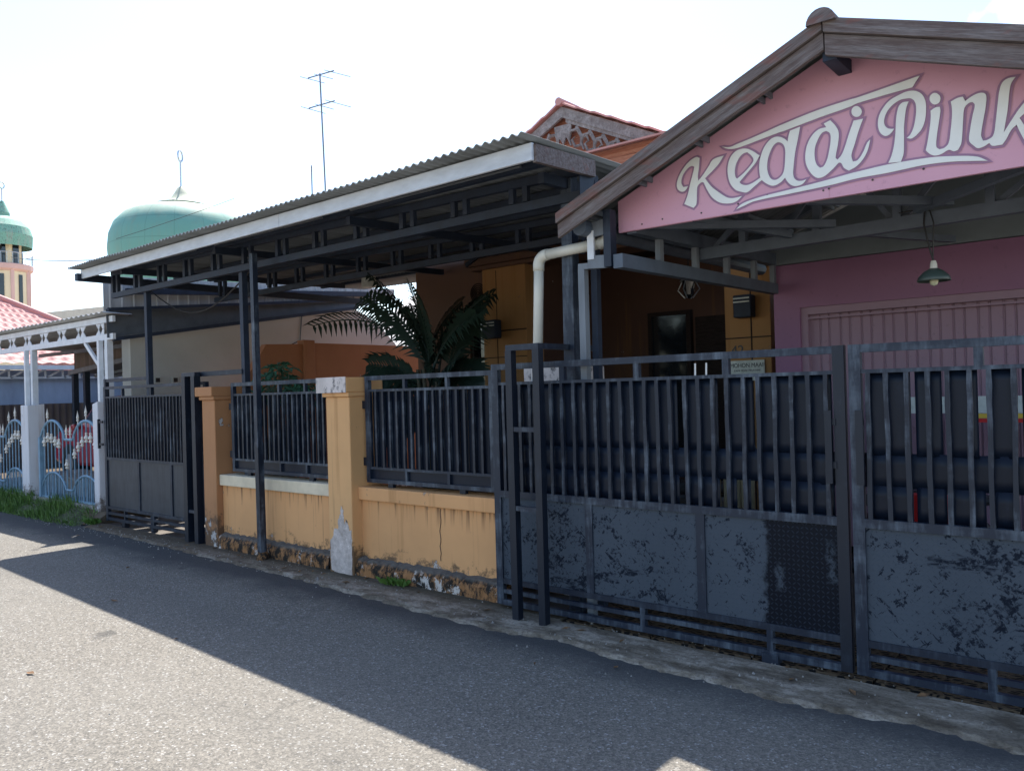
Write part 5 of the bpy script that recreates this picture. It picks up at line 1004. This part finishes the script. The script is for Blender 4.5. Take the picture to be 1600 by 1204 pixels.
for k in range(32): a = 2*math.pi*k/32; b.tube([(c[0]+1.92*math.cos(a), c[1]+1.92*math.sin(a), 12.0), (c[0]+1.92*math.cos(a), c[1]+1.92*math.sin(a), 12.8)], .02, 5)
b.tube([(c[0]+1.92*math.cos(2*math.pi*k/32), c[1]+1.92*math.sin(2*math.pi*k/32), 12.8) for k in range(33)], .03, 5); part('balcony_rail', b, 'alu', mn)
b = MB(); b.lathe(c, [(1.3, 12.0), (1.3, 13.7), (0, 13.7)], 8); part('lantern', b, 'minaret', mn)
b = MB(); b.lathe(c, [(1.92, 13.35), (1.95, 13.7), (1.98, 14.25), (1.8, 14.85), (1.35, 15.35), (.9, 15.6), (.5, 15.75), (.5, 16.0), (.12, 16.9), (0, 16.95)], 32); part('dome', b, 'dome2', mn, smooth=False)
b = MB(); b.tube([(c[0], c[1], 16.8), (c[0], c[1], 17.9)], .045, 6); b.tube([(c[0]+.22*math.cos(t)*.5, c[1]-.22*math.cos(t), 18.1+.24*math.sin(t)) for t in [6.28*k/14 for k in range(15)]], .05, 6); part('finial', b, 'alu', mn)
for dz in (0,):
    b = MB(); b.wheel((c[0]+1.55, c[1]-1.0, 13.35), .28, .4, 'x'); part('loudspeaker', b, 'signwhite', mn)
an = thing('tv_antenna', 'tall thin mast carrying two ladder like television aerials', 'antenna', (-16.25, 12.49, 0))
b = MB(); b.tube([(-16.25, 12.49, 0), (-16.25, 12.49, 6.9), (-16.28, 12.44, 9.68)], .022, 6); part('mast', b, 'steel_grey', an)
for z in (9.62, 8.86):
    bo = Vector((-16.28, 12.44, z)); d1 = Vector((.75, .66, .0)).normalized(); d2 = Vector((.55, -.83, 0)); b = MB(); b.tube([bo-d1*.30+Vector((0, 0, -.05)), bo+d1*.36+Vector((0, 0, .13))], .016, 6)
    for t, L in ((-.28, .52), (0.02, .4), (.34, .55)):
        cc = bo+d1*t+Vector((0, 0, .28*t*.9)); e = Vector((.72, .2, -.30)).normalized(); b.tube([cc-e*L*.55, cc+e*L], .009, 5)
    part('aerial', b, 'steel_grey', an)
b = MB(); b.tube([(-18.15, 13.5, 0), (-18.15, 13.5, 7.95)], .02, 6); solo('thin_mast', b, 'steel_grey', 'short thin bare mast left of the television antenna', 'mast')
def cable(label, p, q, sag, r=.012):
    p, q = Vector(p), Vector(q); b = MB(); b.tube([p.lerp(q, i/24)-Vector((0, 0, sag*4*(i/24)*(1-i/24))) for i in range(25)], r, 5); solo('overhead_cable', b, 'black', label, 'cable')
cable('thin overhead cable running from the minaret behind the canopy edge', (-66.3, 22.0, 12.5), (-19, 9.0, 5.0), .15, .02)
cable('thin overhead cable crossing the face of the green dome', (-43.5, 19.5, 10.3), (-36.8, 22.5, 11.8), .05, .014)
